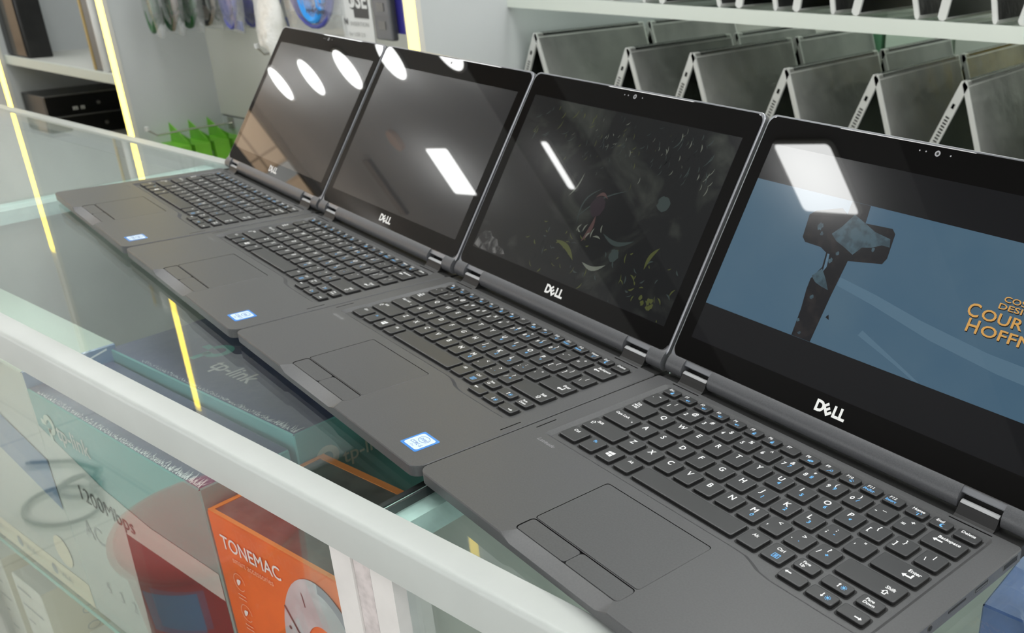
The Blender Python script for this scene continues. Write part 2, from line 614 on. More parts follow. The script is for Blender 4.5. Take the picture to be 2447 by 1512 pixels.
def panel_lamp(x, y, sx, sy, label, group='square ceiling panels', rot=0.0):
    t = thing('ceiling_panel_light', label, 'lamp', (x, y, H), rot, group)
    MB().rbox((-sx / 2, -sy / 2, -.012), (sx / 2, sy / 2, -.004), min(.02, sx / 2.2), 'lamp_white').build('diffuser', t)
    ro = rrect(-sx / 2 - .012, -sy / 2 - .012, sx / 2 + .012, sy / 2 + .012, min(.03, sx / 1.6))
    ri = rrect(-sx / 2 - .001, -sy / 2 - .001, sx / 2 + .001, sy / 2 + .001, min(.02, sx / 2.2))
    b = MB()
    b.loft([[(x_, y_, 0) for x_, y_ in ro], [(x_, y_, -.014) for x_, y_ in ro], [(x_, y_, -.014) for x_, y_ in ri], [(x_, y_, 0) for x_, y_ in ri]], 'lamp_rim', False, False)
    b.build('rim', t)
    return t


panel_lamp(-1.895, -.885, .285, .296, 'square ceiling panel mirrored as a white tile at the top of the nearest screen')
panel_lamp(-5.08, -.875, .325, .33, 'square ceiling panel mirrored as a slanted tile in the second screen from the left')
panel_lamp(-3.72, -.865, .068, .285, 'short tube lamp mirrored as a white stroke in the second nearest screen', 'tube ceiling lamps')
for i, (x, y) in enumerate([(-3.0, .55), (-1.9, .55), (-.9, .2), (.1, .55), (1.1, .2), (2.1, .55), (.9, -.7), (2.2, -.7), (-.2, -1.7), (1.4, -1.9), (-5.6, .9), (-4.2, .9), (-7.85, .55), (-7.85, -1.9), (-7.85, 1.1), (-7.85, -2.4), (-.6, 1.4), (.4, 1.4), (1.5, 1.4), (2.6, 1.1), (2.6, -.1)]):  # extra unseen panels, added to raise and even out the brightness
    panel_lamp(x, y, .42, .42, 'added white square ceiling panel brightening the shop, out of view above the frame', 'added ceiling panels over the aisle')
for i, (y, ty) in enumerate(((-1.75, .55), (-2.15, .75), (.55, -.60), (.95, -.80))):  # made-up spots, added only to brighten the end wall
    t = thing('added_wall_spot', '%s added spotlight, out of view, brightening the tan tiled end wall' % ['nearer front', 'farther front', 'nearer rear', 'farther rear'][i], 'lamp', (-7.25, y, 2.60), group='added wall spotlights')
    d = Vector((-.85, ty, -.10)).normalized()
    Mx = d.to_track_quat('Z', 'Y').to_matrix().to_4x4()
    MB().cyl((0, 0, -.16), .135, .16, 'lamp_rim', 24, T=Mx).build('housing', t)
    MB().cyl((0, 0, 0), .125, .004, 'added_spot_white', 24, T=Mx).build('lens', t)
    MB().cyl((0, 0, .0), .012, .15, 'lamp_rim', 12).build('stem', t)
tag(MB().rbox((-.06, -.24, -.03), (.06, .24, 0), .01, 'seal_black').build('ceiling_track', loc=(-6.45, -1.03, H)),
    'short dark ceiling track mirrored as a dark bar in the second screen from the left', 'ceiling track')
tag(MB().cyl((0, 0, -.03), .075, .03, 'copper', 28).build('copper_downlight', loc=(-5.63, -.64, H)),
    'small unlit copper ceiling spot mirrored as a dull peach disc in the second screen', 'lamp')

# ------------------------------------------------------------------ the glass display counter
ZG = .9625
CX0, CX1 = -3.2, 1.7
ctr = thing('display_counter', 'long glass-topped display counter with white aluminium rails holding the open laptops', 'counter', (0, 0, 0))
b = MB()
prof = [(-.051, ZG - .028), (-.0515, ZG - .0020), (-.0509, ZG - .0001), (-.0495, ZG + .0011), (-.0480, ZG + .0015), (-.0315, ZG + .0015), (-.0305, ZG + .0005), (-.0305, ZG - .028)]
b.loft([[(CX0, y, z) for y, z in prof], [(CX1, y, z) for y, z in prof]], 'white_rail')
b.build('front_rail', ctr, smooth=33)
MB().box((CX0, .400, ZG - .028), (CX1, .418, ZG + .002), 'white_rail').build('back_rail', ctr)
for xj, x0, x1 in ((0, CX0, -.957), (1, -.955, .0045), (2, .0065, CX1)):
    b = MB()
    b.box((x0, -.0300, ZG - .006), (x1, .3995, ZG), 'glass_top')
    b.build('glass_top', ctr)
for x0, x1, sk in ((-.985, -.945, .012), (-.006, .019, 0)):
    MB().prism([(x0 + sk, -.030), (x1 + sk, -.030), (x1, .40), (x0, .40)], ZG - .024, ZG - .0075, 'cross_bar').build('cross_rail', ctr)
b = MB()
b.box((-.0105, -.030, ZG - .012), (-.0065, .40, ZG - .0065), 'seal_black')
b.box((.0046, -.030, ZG - .0062), (.0064, .40, ZG - .0004), 'seal_black')
b.build('glass_seal', ctr)
for x0, x1 in ((-.032, -.011), (.008, .029), (-.985, -.965), (-.955, -.935)):
    MB().box((x0, -.0485, 0.06), (x1, -.024, ZG - .028), 'white_post').build('post', ctr)
b = MB()
b.box((-.0108, -.0470, .06), (.0078, -.026, ZG - .028), 'worn_strip')
b.box((.0062, -.0475, .06), (.0079, -.0465, ZG - .028), 'gap_black')
b.build('joint_strip', ctr)
for x0, x1 in ((CX0, -.986), (-.934, -.0325), (.0295, CX1)):
    MB().box((x0, -.040, .08), (x1, -.035, ZG - .029), 'glass_front').build('front_glass', ctr)
for x0, x1 in ((CX0, -.958), (-.952, .003), (.008, CX1)):
    MB().box((x0 + .002, -.0195, .590), (x1 - .002, .396, .596), 'glass_shelf').build('glass_shelf', ctr)
    MB().box((x0 + .002, -.0203, .590), (x1 - .002, -.0195, .596), 'glass_edge').build('shelf_edge', ctr)
MB().box((CX0, .3965, .05), (CX1, .402, ZG - .028), 'cabinet_grey').build('back_panel', ctr)
MB().box((CX0, -.034, .05), (CX1, .3965, .30), 'cabinet_floor').build('base_cabinet', ctr)
MB().box((-.957, -.020, .30), (-.953, .396, ZG - .025), 'cabinet_grey').build('divider_panel', ctr)
MB().box((.0040, -.020, .30), (.0070, .396, ZG - .025), 'cabinet_grey').build('divider_panel', ctr)
MB().box((CX0, -.045, 0), (CX1, .402, .06), 'seal_black').build('plinth', ctr)

# ------------------------------------------------------------------ laptops
LW, LD = .305, .199
mm = .001


def key_mesh(w, h, legends):
    """w, h of the flat top in mm; legends: (kind, text/shape, x, y, size, blue)"""
    b = MB()
    W_, H_ = w * mm, h * mm

    def ring(e, z, r):
        return [(x, y, z) for x, y in rrect(-e, -e, W_ + e, H_ + e, r, 3)]
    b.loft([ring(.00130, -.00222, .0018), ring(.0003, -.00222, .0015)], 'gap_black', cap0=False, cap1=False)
    b.loft([ring(.00032, -.0023, .0015), ring(.00022, -.00045, .0014)], 'key_side_shade', cap0=False, cap1=False)
    b.loft([ring(.00022, -.00045, .0014), ring(.0001, -.00018, .0013), ring(-.00035, 0, .0010)], 'keycap', cap0=False)
    zt = .00003
    for lg in legends:
        kind, s, x, y, sz = lg[:5]
        m = 'legend_blue' if len(lg) > 5 and lg[5] else 'legend_white'
        T = Matrix.Translation((x * mm, y * mm, zt))
        if kind == 't':
            b.text(s, sz * mm, m, T, bold=0.020)
        else:
            for P in shapes(s, sz):
                b.poly([(px * mm, py * mm) for px, py in P], m, T)
    return b


def shapes(s, z):
    """small pictograms as lists of polygons in mm, about z wide, origin at their centre"""
    q = z / 2
    t = z * .09
    if s == 'left':
        return [[(-q, 0), (-q * .3, q * .55), (-q * .3, t), (q, t), (q, -t), (-q * .3, -t), (-q * .3, -q * .55)]]
    if s == 'right':
        return [[(-x, y) for x, y in reversed(shapes('left', z)[0])]]
    if s == 'up':
        return [[(-y, -x) for x, y in shapes('left', z)[0]]]
    if s == 'down':
        return [[(y, x) for x, y in shapes('left', z)[0]]]
    if s == 'enter':
        return [shapes('left', z)[0], [(q - 2 * t, t), (q, t), (q, q * .9), (q - 2 * t, q * .9)]]
    if s == 'tab':
        a = [(x * .9, y * .7 + q * .38) for x, y in shapes('left', z)[0]]
        c = [(x * .9, y * .7 - q * .38) for x, y in shapes('right', z)[0]]
        return [a, c, [(-q, q * .0), (-q * .88, 0), (-q * .88, q * .8), (-q, q * .8)], [(q * .88, -q * .8), (q, -q * .8), (q, 0), (q * .88, 0)]]
    if s == 'shift':
        o = [(0, q), (q, 0), (q * .5, 0), (q * .5, -q * .8), (-q * .5, -q * .8), (-q * .5, 0), (-q, 0)]
        i = [(0, q * .66), (q * .5, q * .2), (q * .26, q * .2), (q * .26, -q * .56), (-q * .26, -q * .56), (-q * .26, q * .2), (-q * .5, q * .2)]
        return [[o[k], o[(k + 1) % 7], i[(k + 1) % 7], i[k]] for k in range(7)]
    if s == 'win':
        g = z * .04
        return [[(-q, -q * .72), (-g, -q * .86), (-g, -g), (-q, -g)], [(g, -q * .9), (q, -q), (q, -g), (g, -g)],
                [(-q, g), (-g, g), (-g, q * .86), (-q, q * .72)], [(g, g), (q, g), (q, q), (g, q * .9)]]
    if s == 'sun':
        out = [circle(0, 0, q * .42, n=12)]
        for k in range(8):
            a = k * PI / 4
            out.append(circle(q * .8 * math.cos(a), q * .8 * math.sin(a), q * .17, n=6))
        return out
    if s == 'menu':
        fr_ = [[(-q, -q * .8), (q, -q * .8), (q, -q * .62), (-q, -q * .62)], [(-q, q * .62), (q, q * .62), (q, q * .8), (-q, q * .8)],
               [(-q, -q * .62), (-q * .84, -q * .62), (-q * .84, q * .62), (-q, q * .62)], [(q * .84, -q * .62), (q, -q * .62), (q, q * .62), (q * .84, q * .62)]]
        return fr_ + [[(-q * .5, yy - t * .5), (q * .5, yy - t * .5), (q * .5, yy + t * .5), (-q * .5, yy + t * .5)] for yy in (-q * .3, 0, q * .3)]
    if s == 'lock':
        return [[(-q * .6, -q * .8), (q * .6, -q * .8), (q * .6, q * .1), (-q * .6, q * .1)],
                [(-q * .45, q * .1), (-q * .25, q * .1), (-q * .2, q * .6), (q * .2, q * .6), (q * .25, q * .1), (q * .45, q * .1), (q * .38, q * .9), (-q * .38, q * .9)]]
    if s == 'speaker':
        return [[(-q, -q * .3), (-q * .5, -q * .3), (0, -q * .8), (0, q * .8), (-q * .5, q * .3), (-q, q * .3)],
                [(q * .3, -q * .4), (q * .5, -q * .4), (q * .5, q * .4), (q * .3, q * .4)], [(q * .7, -q * .7), (q * .9, -q * .7), (q * .9, q * .7), (q * .7, q * .7)]]
    if s == 'mute':
        return [shapes('speaker', z)[0], [(q * .3, -q * .5), (q * .45, -q * .5), (q, q * .5), (q * .85, q * .5)], [(q * .85, -q * .5), (q, -q * .5), (q * .45, q * .5), (q * .3, q * .5)]]
    if s == 'screens':
        return [[(-q, -q * .6), (q * .3, -q * .6), (q * .3, q * .3), (-q, q * .3)], [(q * .4, -q * .2), (q, -q * .2), (q, q * .7), (-q * .4, q * .7), (-q * .4, q * .45), (q * .4, q * .45)]]
    if s == 'search':
        o, i = circle(q * .3, q * .3, q * .6, n=14), circle(q * .3, q * .3, q * .38, n=14)
        return [[o[k], o[(k + 1) % 14], i[(k + 1) % 14], i[k]] for k in range(14)] + [[(-q * .2, -q * .05), (-q * .05, -q * .2), (-q * .85, -q), (-q, -q * .85)]]
    if s == 'lamp':
        out = [[(-q * .6, -q * .5), (q * .6, -q * .5), (q * .35, q * .1), (-q * .35, q * .1)]]
        for k in range(5):
            a = PI * (.1 + .2 * k)
            c_, s_ = math.cos(a), math.sin(a)
            out.append([(c_ * q * .65 - s_ * t * .6, s_ * q * .65 + c_ * t * .6), (c_ * q * .65 + s_ * t * .6, s_ * q * .65 - c_ * t * .6), (c_ * q + s_ * t * .6, s_ * q - c_ * t * .6), (c_ * q - s_ * t * .6, s_ * q + c_ * t * .6)])
        return out
    if s == 'moon':
        o = [(q * math.cos(a), q * math.sin(a)) for a in [math.radians(60 + 240 * k / 12) for k in range(13)]]
        i = [(q * .35 + q * .75 * math.cos(a), q * .2 + q * .75 * math.sin(a)) for a in [math.radians(75 + 205 * k / 12) for k in range(13)]]
        return [[o[k], o[k + 1], i[k + 1], i[k]] for k in range(12)]
    if s == 'antenna':
        return [[(-t, -q), (t, -q), (t, q * .2), (-t, q * .2)], circle(0, q * .3, q * .22, n=8), [(-q, q * .1), (-q * .8, q * .1), (-q * .6, q * .9), (-q * .8, q * .9)], [(q * .8, q * .1), (q, q * .1), (q * .8, q * .9), (q * .6, q * .9)]]
    if s == 'fnlock':
        return shapes('lock', z)
    if s == 'dot':
        return [circle(0, 0, q, n=10)]
    return []


PX = 18.351
Q0 = 48.9
R5, R4, R3, R2_, R1, R0 = 91.5, 109.6, 127.8, 146.2, 164.5, 182.6
KW, KH = 13.8, 13.5
KEYS = []       # x, y, w, h, legends


def letter(row_y, x0, chars, blues=None, two=None):
    for i, ch in enumerate(chars):
        x = x0 + PX * i
        lg = []
        if two and ch in two:
            lo, hi = two[ch]
            lg = [('t', lo, 1.9, 4.4, 5.0), ('t', hi, 5.9, 8.7, 4.8)]
        else:
            lg = [('t', ch, 3.6, 7.4, 6.0)]
        if blues and ch in blues:
            lg.append(('t', blues[ch], 6.9, 3.4 if not (two and ch in two) else 4.6, 4.2, True))
        KEYS.append((x, row_y, KW, KH, lg))


num2 = {c: (c, h) for c, h in zip('1234567890-=', '!@#$%^&*()_+')}
letter(R1, 40.0, '1234567890-=', {'7': '7', '8': '8', '9': '9', '0': '/'}, num2)
letter(R2_, 48.9, 'QWERTYUIOP[]', {'U': '4', 'I': '5', 'O': '6', 'P': '*'}, {'[': ('[', '{'), ']': (']', '}')})
letter(R3, 52.3, "ASDFGHJKL;'", {'J': '1', 'K': '2', 'L': '3', ';': '-'}, {';': (';', ':'), "'": ("'", '"')})
letter(R4, 61.1, 'ZXCVBNM,./', {'M': '0', '.': '.', '/': '+'}, {',': (',', '<'), '.': ('.', '>'), '/': ('/', '?')})
KEYS += [
    (22.4, R1, 13.0, KH, [('t', '`', 2.6, 4.2, 4.2), ('t', '~', 6.2, 8.6, 4.4)]),
    (260.8, R1, 23.2, KH, [('t', 'Backspace', 5.4, 9.2, 3.5), ('s', 'left', 7.2, 6.6, 6.4)]),
    (22.8, R2_, 21.5, KH, [('t', 'Tab', 2.4, 9.4, 3.3), ('s', 'tab', 5.2, 6.8, 6.2)]),
    (269.4, R2_, 14.0, KH, [('t', '\\', 3.0, 4.2, 4.2), ('t', '|', 6.8, 8.6, 4.2)]),
    (22.5, R3, 25.2, KH, [('t', 'Caps Lock', 2.6, 9.2, 3.3), ('s', 'dot', 22.3, 7.6, 1.2)]),
    (254.3, R3, 29.2, KH, [('t', 'Enter', 18.6, 8.2, 3.6), ('s', 'enter', 20.6, 4.4, 6.4)]),
    (22.6, R4, 34.2, KH, [('t', 'Shift', 5.4, 9.0, 3.3), ('s', 'shift', 4.0, 7.0, 4.4)]),
    (244.7, R4, 38.2, KH, [('t', 'Shift', 28.2, 6.6, 3.4), ('s', 'shift', 30.4, 3.4, 4.6)]),
    (22.0, R5, 16.8, KH, [('t', 'Ctrl', 4.2, 8.8, 3.3)]),
    (43.3, R5, 13.6, KH, [('t', 'Fn', 4.2, 8.8, 3.3, True)]),
    (61.6, R5, 13.6, KH, [('s', 'win', 6.6, 6.8, 5.4)]),
    (79.7, R5, 13.6, KH, [('t', 'Alt', 4.0, 8.8, 3.3)]),
    (97.8, R5, 87.2, KH, []),
    (189.2, R5, 14.0, KH, [('t', 'Alt', 4.0, 8.8, 3.3)]),
    (207.6, R5, 14.1, KH, [('t', 'Ctrl', 4.0, 8.8, 3.3), ('s', 'menu', 8.0, 4.0, 4.6, True)]),
    (226.4, 97.2, 13.7, 7.7, [('t', 'Page', 3.0, 4.3, 2.9), ('t', 'Up', 3.0, 1.5, 2.9)]),
    (245.8, 97.0, 17.2, 7.4, [('s', 'up', 9.4, 3.8, 3.6), ('s', 'sun', 12.8, 3.4, 3.6, True)]),
    (268.6, 97.2, 13.7, 7.7, [('t', 'Page', 3.0, 4.3, 2.9), ('t', 'Down', 3.0, 1.5, 2.9)]),
    (226.2, 84.9, 15.8, 7.4, [('s', 'left', 3.4, 5.0, 4.4)]),
    (245.9, 84.7, 16.8, 7.8, [('s', 'down', 8.4, 3.9, 3.6), ('s', 'sun', 12.0, 3.6, 3.6, True)]),
    (266.4, 84.6, 16.0, 7.8, [('s', 'right', 11.8, 2.6, 4.4)]),
]
fl = [('Esc', 'fnlock'), ('F1', 'mute'), ('F2', 'speaker'), ('F3', 'speaker'), ('F4', 'mute'), ('F5', 'lock'), ('F6', 'lock'), ('F7', None), ('F8', 'screens'),
      ('F9', 'search'), ('F10', 'lamp'), ('F11', 'PrtScr'), ('F12', 'Insert'), ('Home', 'antenna'), ('End', 'moon'), ('Delete', None)]
for i, (n_, ic) in enumerate(fl):
    w = 14.2 if i == 15 else 12.4
    lg = [('t', n_, 2.0, 4.5, 3.4)]
    if ic in ('PrtScr', 'Insert'):
        lg.append(('t', ic, 1.2, 1.2, 3.2, True))
    elif ic:
        lg.append(('s', ic, 7.9, 2.3, 3.6, True))
    KEYS.append((23.1 + 16.5 * i, R0, w, 7.9, lg))


def laptop_base():
    b = MB()
    nx0, nx1, ny = .0965, .1865, .0088
    # outline of the flat deck (counter-clockwise), with the finger notch left out
    R = .0085

    def arc(cx, cy, a0, a1, n=6, r=R):
        return [(cx + r * math.cos(math.radians(a0 + (a1 - a0) * i / n)), cy + r * math.sin(math.radians(a0 + (a1 - a0) * i / n))) for i in range(n + 1)]
    e = .0006
    front_l = arc(R, R, 180, 270)
    front_r = arc(LW - R, R, 270, 360)
    back = [(LW, LD - .002), (LW - .002, LD), (.002, LD), (0, LD - .002)]
    outer = front_l + [(nx0 - .003, 0), (nx1 + .003, 0)] + front_r + back
    ins = [(min(max(x, e), LW - e), min(max(y, e), LD - e)) for x, y in outer]
    k = len(front_l)
    top = ins[:k] + [(nx0 - .003, e), (nx0 + .002, ny), (nx1 - .002, ny), (nx1 + .003, e)] + ins[k + 2:]
    # keyboard well outline
    well = [(.0172, .0836), (.193, .0836), (.203, .0832), (.2095, .0812), (.2165, .0783), (.2265, .0768), (.270, .0766), (.2845, .0768),
            (.2895, .0800), (.2905, .0860), (.2905, .1905), (.2885, .1936), (.0195, .1936), (.0162, .1905), (.0160, .0860)]
    pad_h = rrect(.0950, .02255, .1871, .0756, .0022, 4)
    btn_h = rrect(.0950, .0088, .1871, .02215, .0030, 4)
    sl_l = rrect(.0190, .1953, .0470, .1963, .0005, 2)
    sl_r = rrect(.2590, .1953, .2875, .1963, .0005, 2)
    sp_l = rrect(.0056, .0840, .0066, .1005, .0005, 2)
    sp_r = rrect(.2984, .0660, .2994, .0825, .0005, 2)
    b.holed([top, well, pad_h, btn_h, sl_l, sl_r, sp_l, sp_r], 0, 'deck')

    def wall(loop, z0, z1, m, shrink=0.0, floor=True):
        c = (sum(p[0] for p in loop) / len(loop), sum(p[1] for p in loop) / len(loop))
        low = loop
        if shrink:
            low = inset(loop, shrink)
        n = len(loop)
        vs_ = [(x, y, z0) for x, y in loop] + [(x, y, z1) for x, y in low]
        fs_ = [(i, n + i, n + (i + 1) % n, (i + 1) % n) for i in range(n)]
        b.add(vs_, fs_, m)
        if floor:
            b.holed([low], z1, m)
    wall(well, 0, -.0023, 'deck', .0030)
    wall(pad_h, 0, -.0012, 'gap_black')
    wall(btn_h, 0, -.0016, 'gap_black')
    for s_ in (sl_l, sl_r, sp_l, sp_r):
        wall(s_, 0, -.001, 'gap_black')
    # notch ramp
    zn = -.0034
    b.add([(nx0 - .003, e, 0), (nx0 + .002, ny, 0), (nx1 - .002, ny, 0), (nx1 + .003, e, 0), (nx0 + .006, 0, zn), (nx1 - .006, 0, zn)],
          [(1, 0, 4), (1, 4, 5, 2), (2, 5, 3)], 'deck')
    # rims and side walls
    lev = [(0, ins), (-e, outer), (-.0078, outer)]
    n = len(outer)
    for a in range(2):
        (z0, L0), (z1, L1) = lev[a], lev[a + 1]
        vs_ = [(x, y, z0) for x, y in L0] + [(x, y, z1) for x, y in L1]
        fs_ = []
        for i in range(n):
            j = (i + 1) % n
            if i == k:      # the notch span is built separately
                continue
            fs_.append((i, n + i, n + j, j))
        b.add(vs_, fs_, 'deck')
    xa, xb = nx0 - .003, nx1 + .003
    b.add([(xa, e, 0), (xa, 0, -e), (xa, 0, -.0078), (xb, 0, -.0078), (xb, 0, -e), (xb, e, 0), (nx1 - .006, 0, zn), (nx0 + .006, 0, zn)],
          [(0, 1, 7), (1, 2, 7), (2, 3, 6, 7), (3, 4, 6), (4, 5, 6)], 'deck')
    b.box((.002, LD - .001, -.0098), (LW - .002, .2140, -.0014), 'gap_black')
    b.box((.004, LD - .0006, -.0060), (LW - .004, LD + .0006, -.0008), 'gap_black')
    # underside, tucked in towards the front
    low = inset(outer, .006)
    vs_ = [(x, y, -.0078) for x, y in outer] + [(x, y, -.0098) for x, y in low]
    b.add(vs_, [(i, n + i, n + (i + 1) % n, (i + 1) % n) for i in range(n)] + [tuple(reversed(range(n, 2 * n)))], 'lid_shell')
    return b


def inset(loop, d):
    n = len(loop)
    out = []
    for i in range(n):
        p0, p1, p2 = Vector(loop[i - 1]), Vector(loop[i]), Vector(loop[(i + 1) % n])
        e1 = (p1 - p0)
        e2 = (p2 - p1)
        if e1.length < 1e-9 or e2.length < 1e-9:
            out.append(tuple(p1))
            continue
        n1 = Vector((-e1.y, e1.x)).normalized()
        n2 = Vector((-e2.y, e2.x)).normalized()
        m_ = (n1 + n2)
        if m_.length < 1e-6:
            m_ = n1.copy()
        m_.normalize()
        c_ = max(.4, m_.dot(n1))
        out.append(tuple(p1 + m_ * (d / c_)))
    return out


def lid_mesh():
    b = MB()
    y0, y1 = .0045, .2064
    o0 = rrect(.0, y0, LW, y1, .0065, 5)
    o1 = rrect(.0006, y0 + .0006, LW - .0006, y1 - .0006, .006, 5)
    o2 = rrect(.0016, y0 + .0016, LW - .0016, y1 - .0016, .0052, 5)
    L = lambda P, z: [(x, y, z) for x, y in P]
    # back, sides, front rim (left open in front: the glass fills it)
    b.loft([L(o1, -.0062), L(o0, -.0054), L(o0, -.0007)], 'lid_shell', cap1=False)
    b.loft([L(o0, -.0007), L(o1, 0), L(o2, -.0001)], 'lid_rim', cap0=False, cap1=True)
    # round barrel along the bottom, cut away at the hinges
    prof = [(.0092, .0003), (.0065, .0015), (.0032, .0021), (.0002, .0018), (-.0024, .0006), (-.0042, -.0012), (-.0048, -.0032), (-.0040, -.0058),
            (-.0012, -.0078), (.0030, -.0078), (.0070, -.0064), (.0092, -.0060)]
    for x0, x1 in ((.0012, .0182), (.0465, .2582), (.2868, .3038)):
        rings = [[(x0, v, w) for v, w in prof], [(x1, v, w) for v, w in prof]]
        b.loft([list(reversed(r)) for r in rings], 'lid_shell')
    for x0, x1 in ((.0182, .0465), (.2582, .2868)):
        b.box((x0, -.0035, -.0078), (x1, .0062, -.0064), 'gap_black')
    return b


def hinge_mesh(x0, x1):
    b = MB()
    pr = [(.1992, -.0050), (.2085, -.0050), (.2110, .0030), (.2098, .0056), (.2082, .0068), (.2064, .0067), (.2050, .0056), (.2040, .0030), (.2016, .0000), (.1992, -.0012)]
    R0_ = [(x0, y, z) for y, z in pr]
    R1_ = [(x1, y, z) for y, z in pr]
    b.loft([R0_, R1_], 'hinge_dark')
    # bright polished top band
    pt = [(.2082, .00692), (.2068, .00705), (.2058, .0065), (.2050, .0058)]
    b.add([(x, y, z) for x in (x0 + .0005, x1 - .0005) for y, z in pt], [(0, 4, 5, 1), (1, 5, 6, 2), (2, 6, 7, 3)], 'hinge_metal')
    return b


def logo_mesh():
    b = MB()
    h = .0072
    W0 = .0245
    T = Matrix.Translation((-W0 / 2, -h / 2, 0))
    s = h / .70

    def let(ch, x, rot=0.0, y=0.0):
        M = T @ Matrix.Translation((x, y, 0)) @ Matrix.Rotation(rot, 4, 'Z')
        b.text(ch, s, 'logo_silver', M, bold=.045)
    let('D', 0)
    M = T @ Matrix.Translation((.0107, .0036, 0)) @ Matrix.Rotation(math.radians(38), 4, 'Z') @ Matrix.Translation((-.0034, -.0036, 0))
    b.text('E', s, 'logo_silver', M, bold=.045)
    let('L', .0148)
    let('L', .0200)
    return b


def leaf(cx, cy, l, w, a, bend=0.25):
    pts = []
    for side in (1, -1):
        rng = range(0, 9) if side == 1 else range(7, 0, -1)
        for i in rng:
            t = i / 8
            x = t * l
            y = bend * l * math.sin(PI * t) * .5 + side * w * math.sin(PI * t) ** .8 * .5
            pts.append((cx + x * math.cos(a) - y * math.sin(a), cy + x * math.sin(a) + y * math.cos(a)))
    return pts


def blob(cx, cy, r, n=18, j=.35, rnd=random):
    return [(cx + r * (1 - j * rnd.random()) * math.cos(2 * PI * i / n), cy + r * (1 - j * rnd.random()) * math.sin(2 * PI * i / n)) for i in range(n)]


def cut(P):
    return P


def film_mesh():
    """film still on the nearest laptop: plain wooden cross in blue haze and credits (mm, lid coordinates)"""
    b = MB()

    def pg(P, m, z):
        b.poly([(x * mm, y * mm, z * mm) for x, y in P], m)
    pg([(13.8, 54.6), (291.2, 54.6), (291.2, 155.6), (13.8, 155.6)], 'film_blue', .06)
    # pale drifts
    pg([(119, 97), (150, 92), (200, 82), (250, 76), (291, 74), (291, 84), (240, 86), (190, 92), (150, 99), (119, 103)], 'film_streak', .07)
    pg([(150, 70), (185, 60), (200, 55), (205, 55), (180, 64), (152, 74)], 'film_streak', .07)
    # post and arms
    pg([(99.6, 54.7), (116.4, 54.7), (117.6, 88), (119.5, 115), (146, 119.5), (148, 124), (146.5, 141), (143, 144), (121, 143), (119.5, 155.5), (103.5, 155.5), (104, 146),
        (98, 149.3), (77.5, 143), (73.2, 139), (75.2, 122.4), (79, 119.4), (93.5, 119), (99.8, 116.3), (101.4, 106), (96, 96), (96.3, 88), (98.5, 74)], 'film_dark', .09)
    rnd = random.Random(3)
    # snow caked on it
    pg([(98, 130), (104, 137), (110, 147), (121, 143), (131, 139), (144.5, 137), (146.4, 131.5), (140, 131.5), (133, 128), (126, 126.5), (121, 120), (112, 123.5), (104, 126)], 'film_snow', .10)
    pg([(96, 98), (102, 105), (109, 98), (113.5, 92), (107, 93), (101, 94.5)], 'film_snow', .10)
    for x, y, r in ((86, 133, 3.4), (90, 128, 2.0), (106, 112, 2.4), (103, 84, 2.2), (109, 118, 1.8), (135, 127, 1.8), (100, 66, 1.6), (105, 58, 1.5)):
        pg(blob(x, y, r, 14, .5, rnd), 'film_snow', .10)
    pg([(101.2, 116), (103, 116), (105, 107), (103.4, 103)], 'film_streak', .11)
    pg([(122, 76.5), (124, 73), (120.4, 74)], 'film_dark', .10)

    def tx(s, x, y, size, w, z, m):
        b.text(s, size * mm, m, Matrix.Translation((x * mm, y * mm, z * mm)), bold=.012, width=w * mm)
    for dx, dy, z, m in ((.5, -.6, .12, 'film_shadow'), (0, 0, .15, 'film_gold')):
        tx('COSTUME', 236 + dx, 118.6 + dy, 5.0, 34, z, m)
        tx('DESIGNER', 234 + dx, 113.8 + dy, 5.0, 39, z, m)
        tx('C', 216 + dx, 104.4 + dy, 12.0, 8.6, z, m)
        tx('OURTNEY', 226 + dx, 104.6 + dy, 9.6, 60, z, m)
        tx('H', 219 + dx, 95.0 + dy, 12.0, 8.8, z, m)
        tx('OFFMAN', 229.4 + dx, 95.2 + dy, 9.6, 54, z, m)
    return b


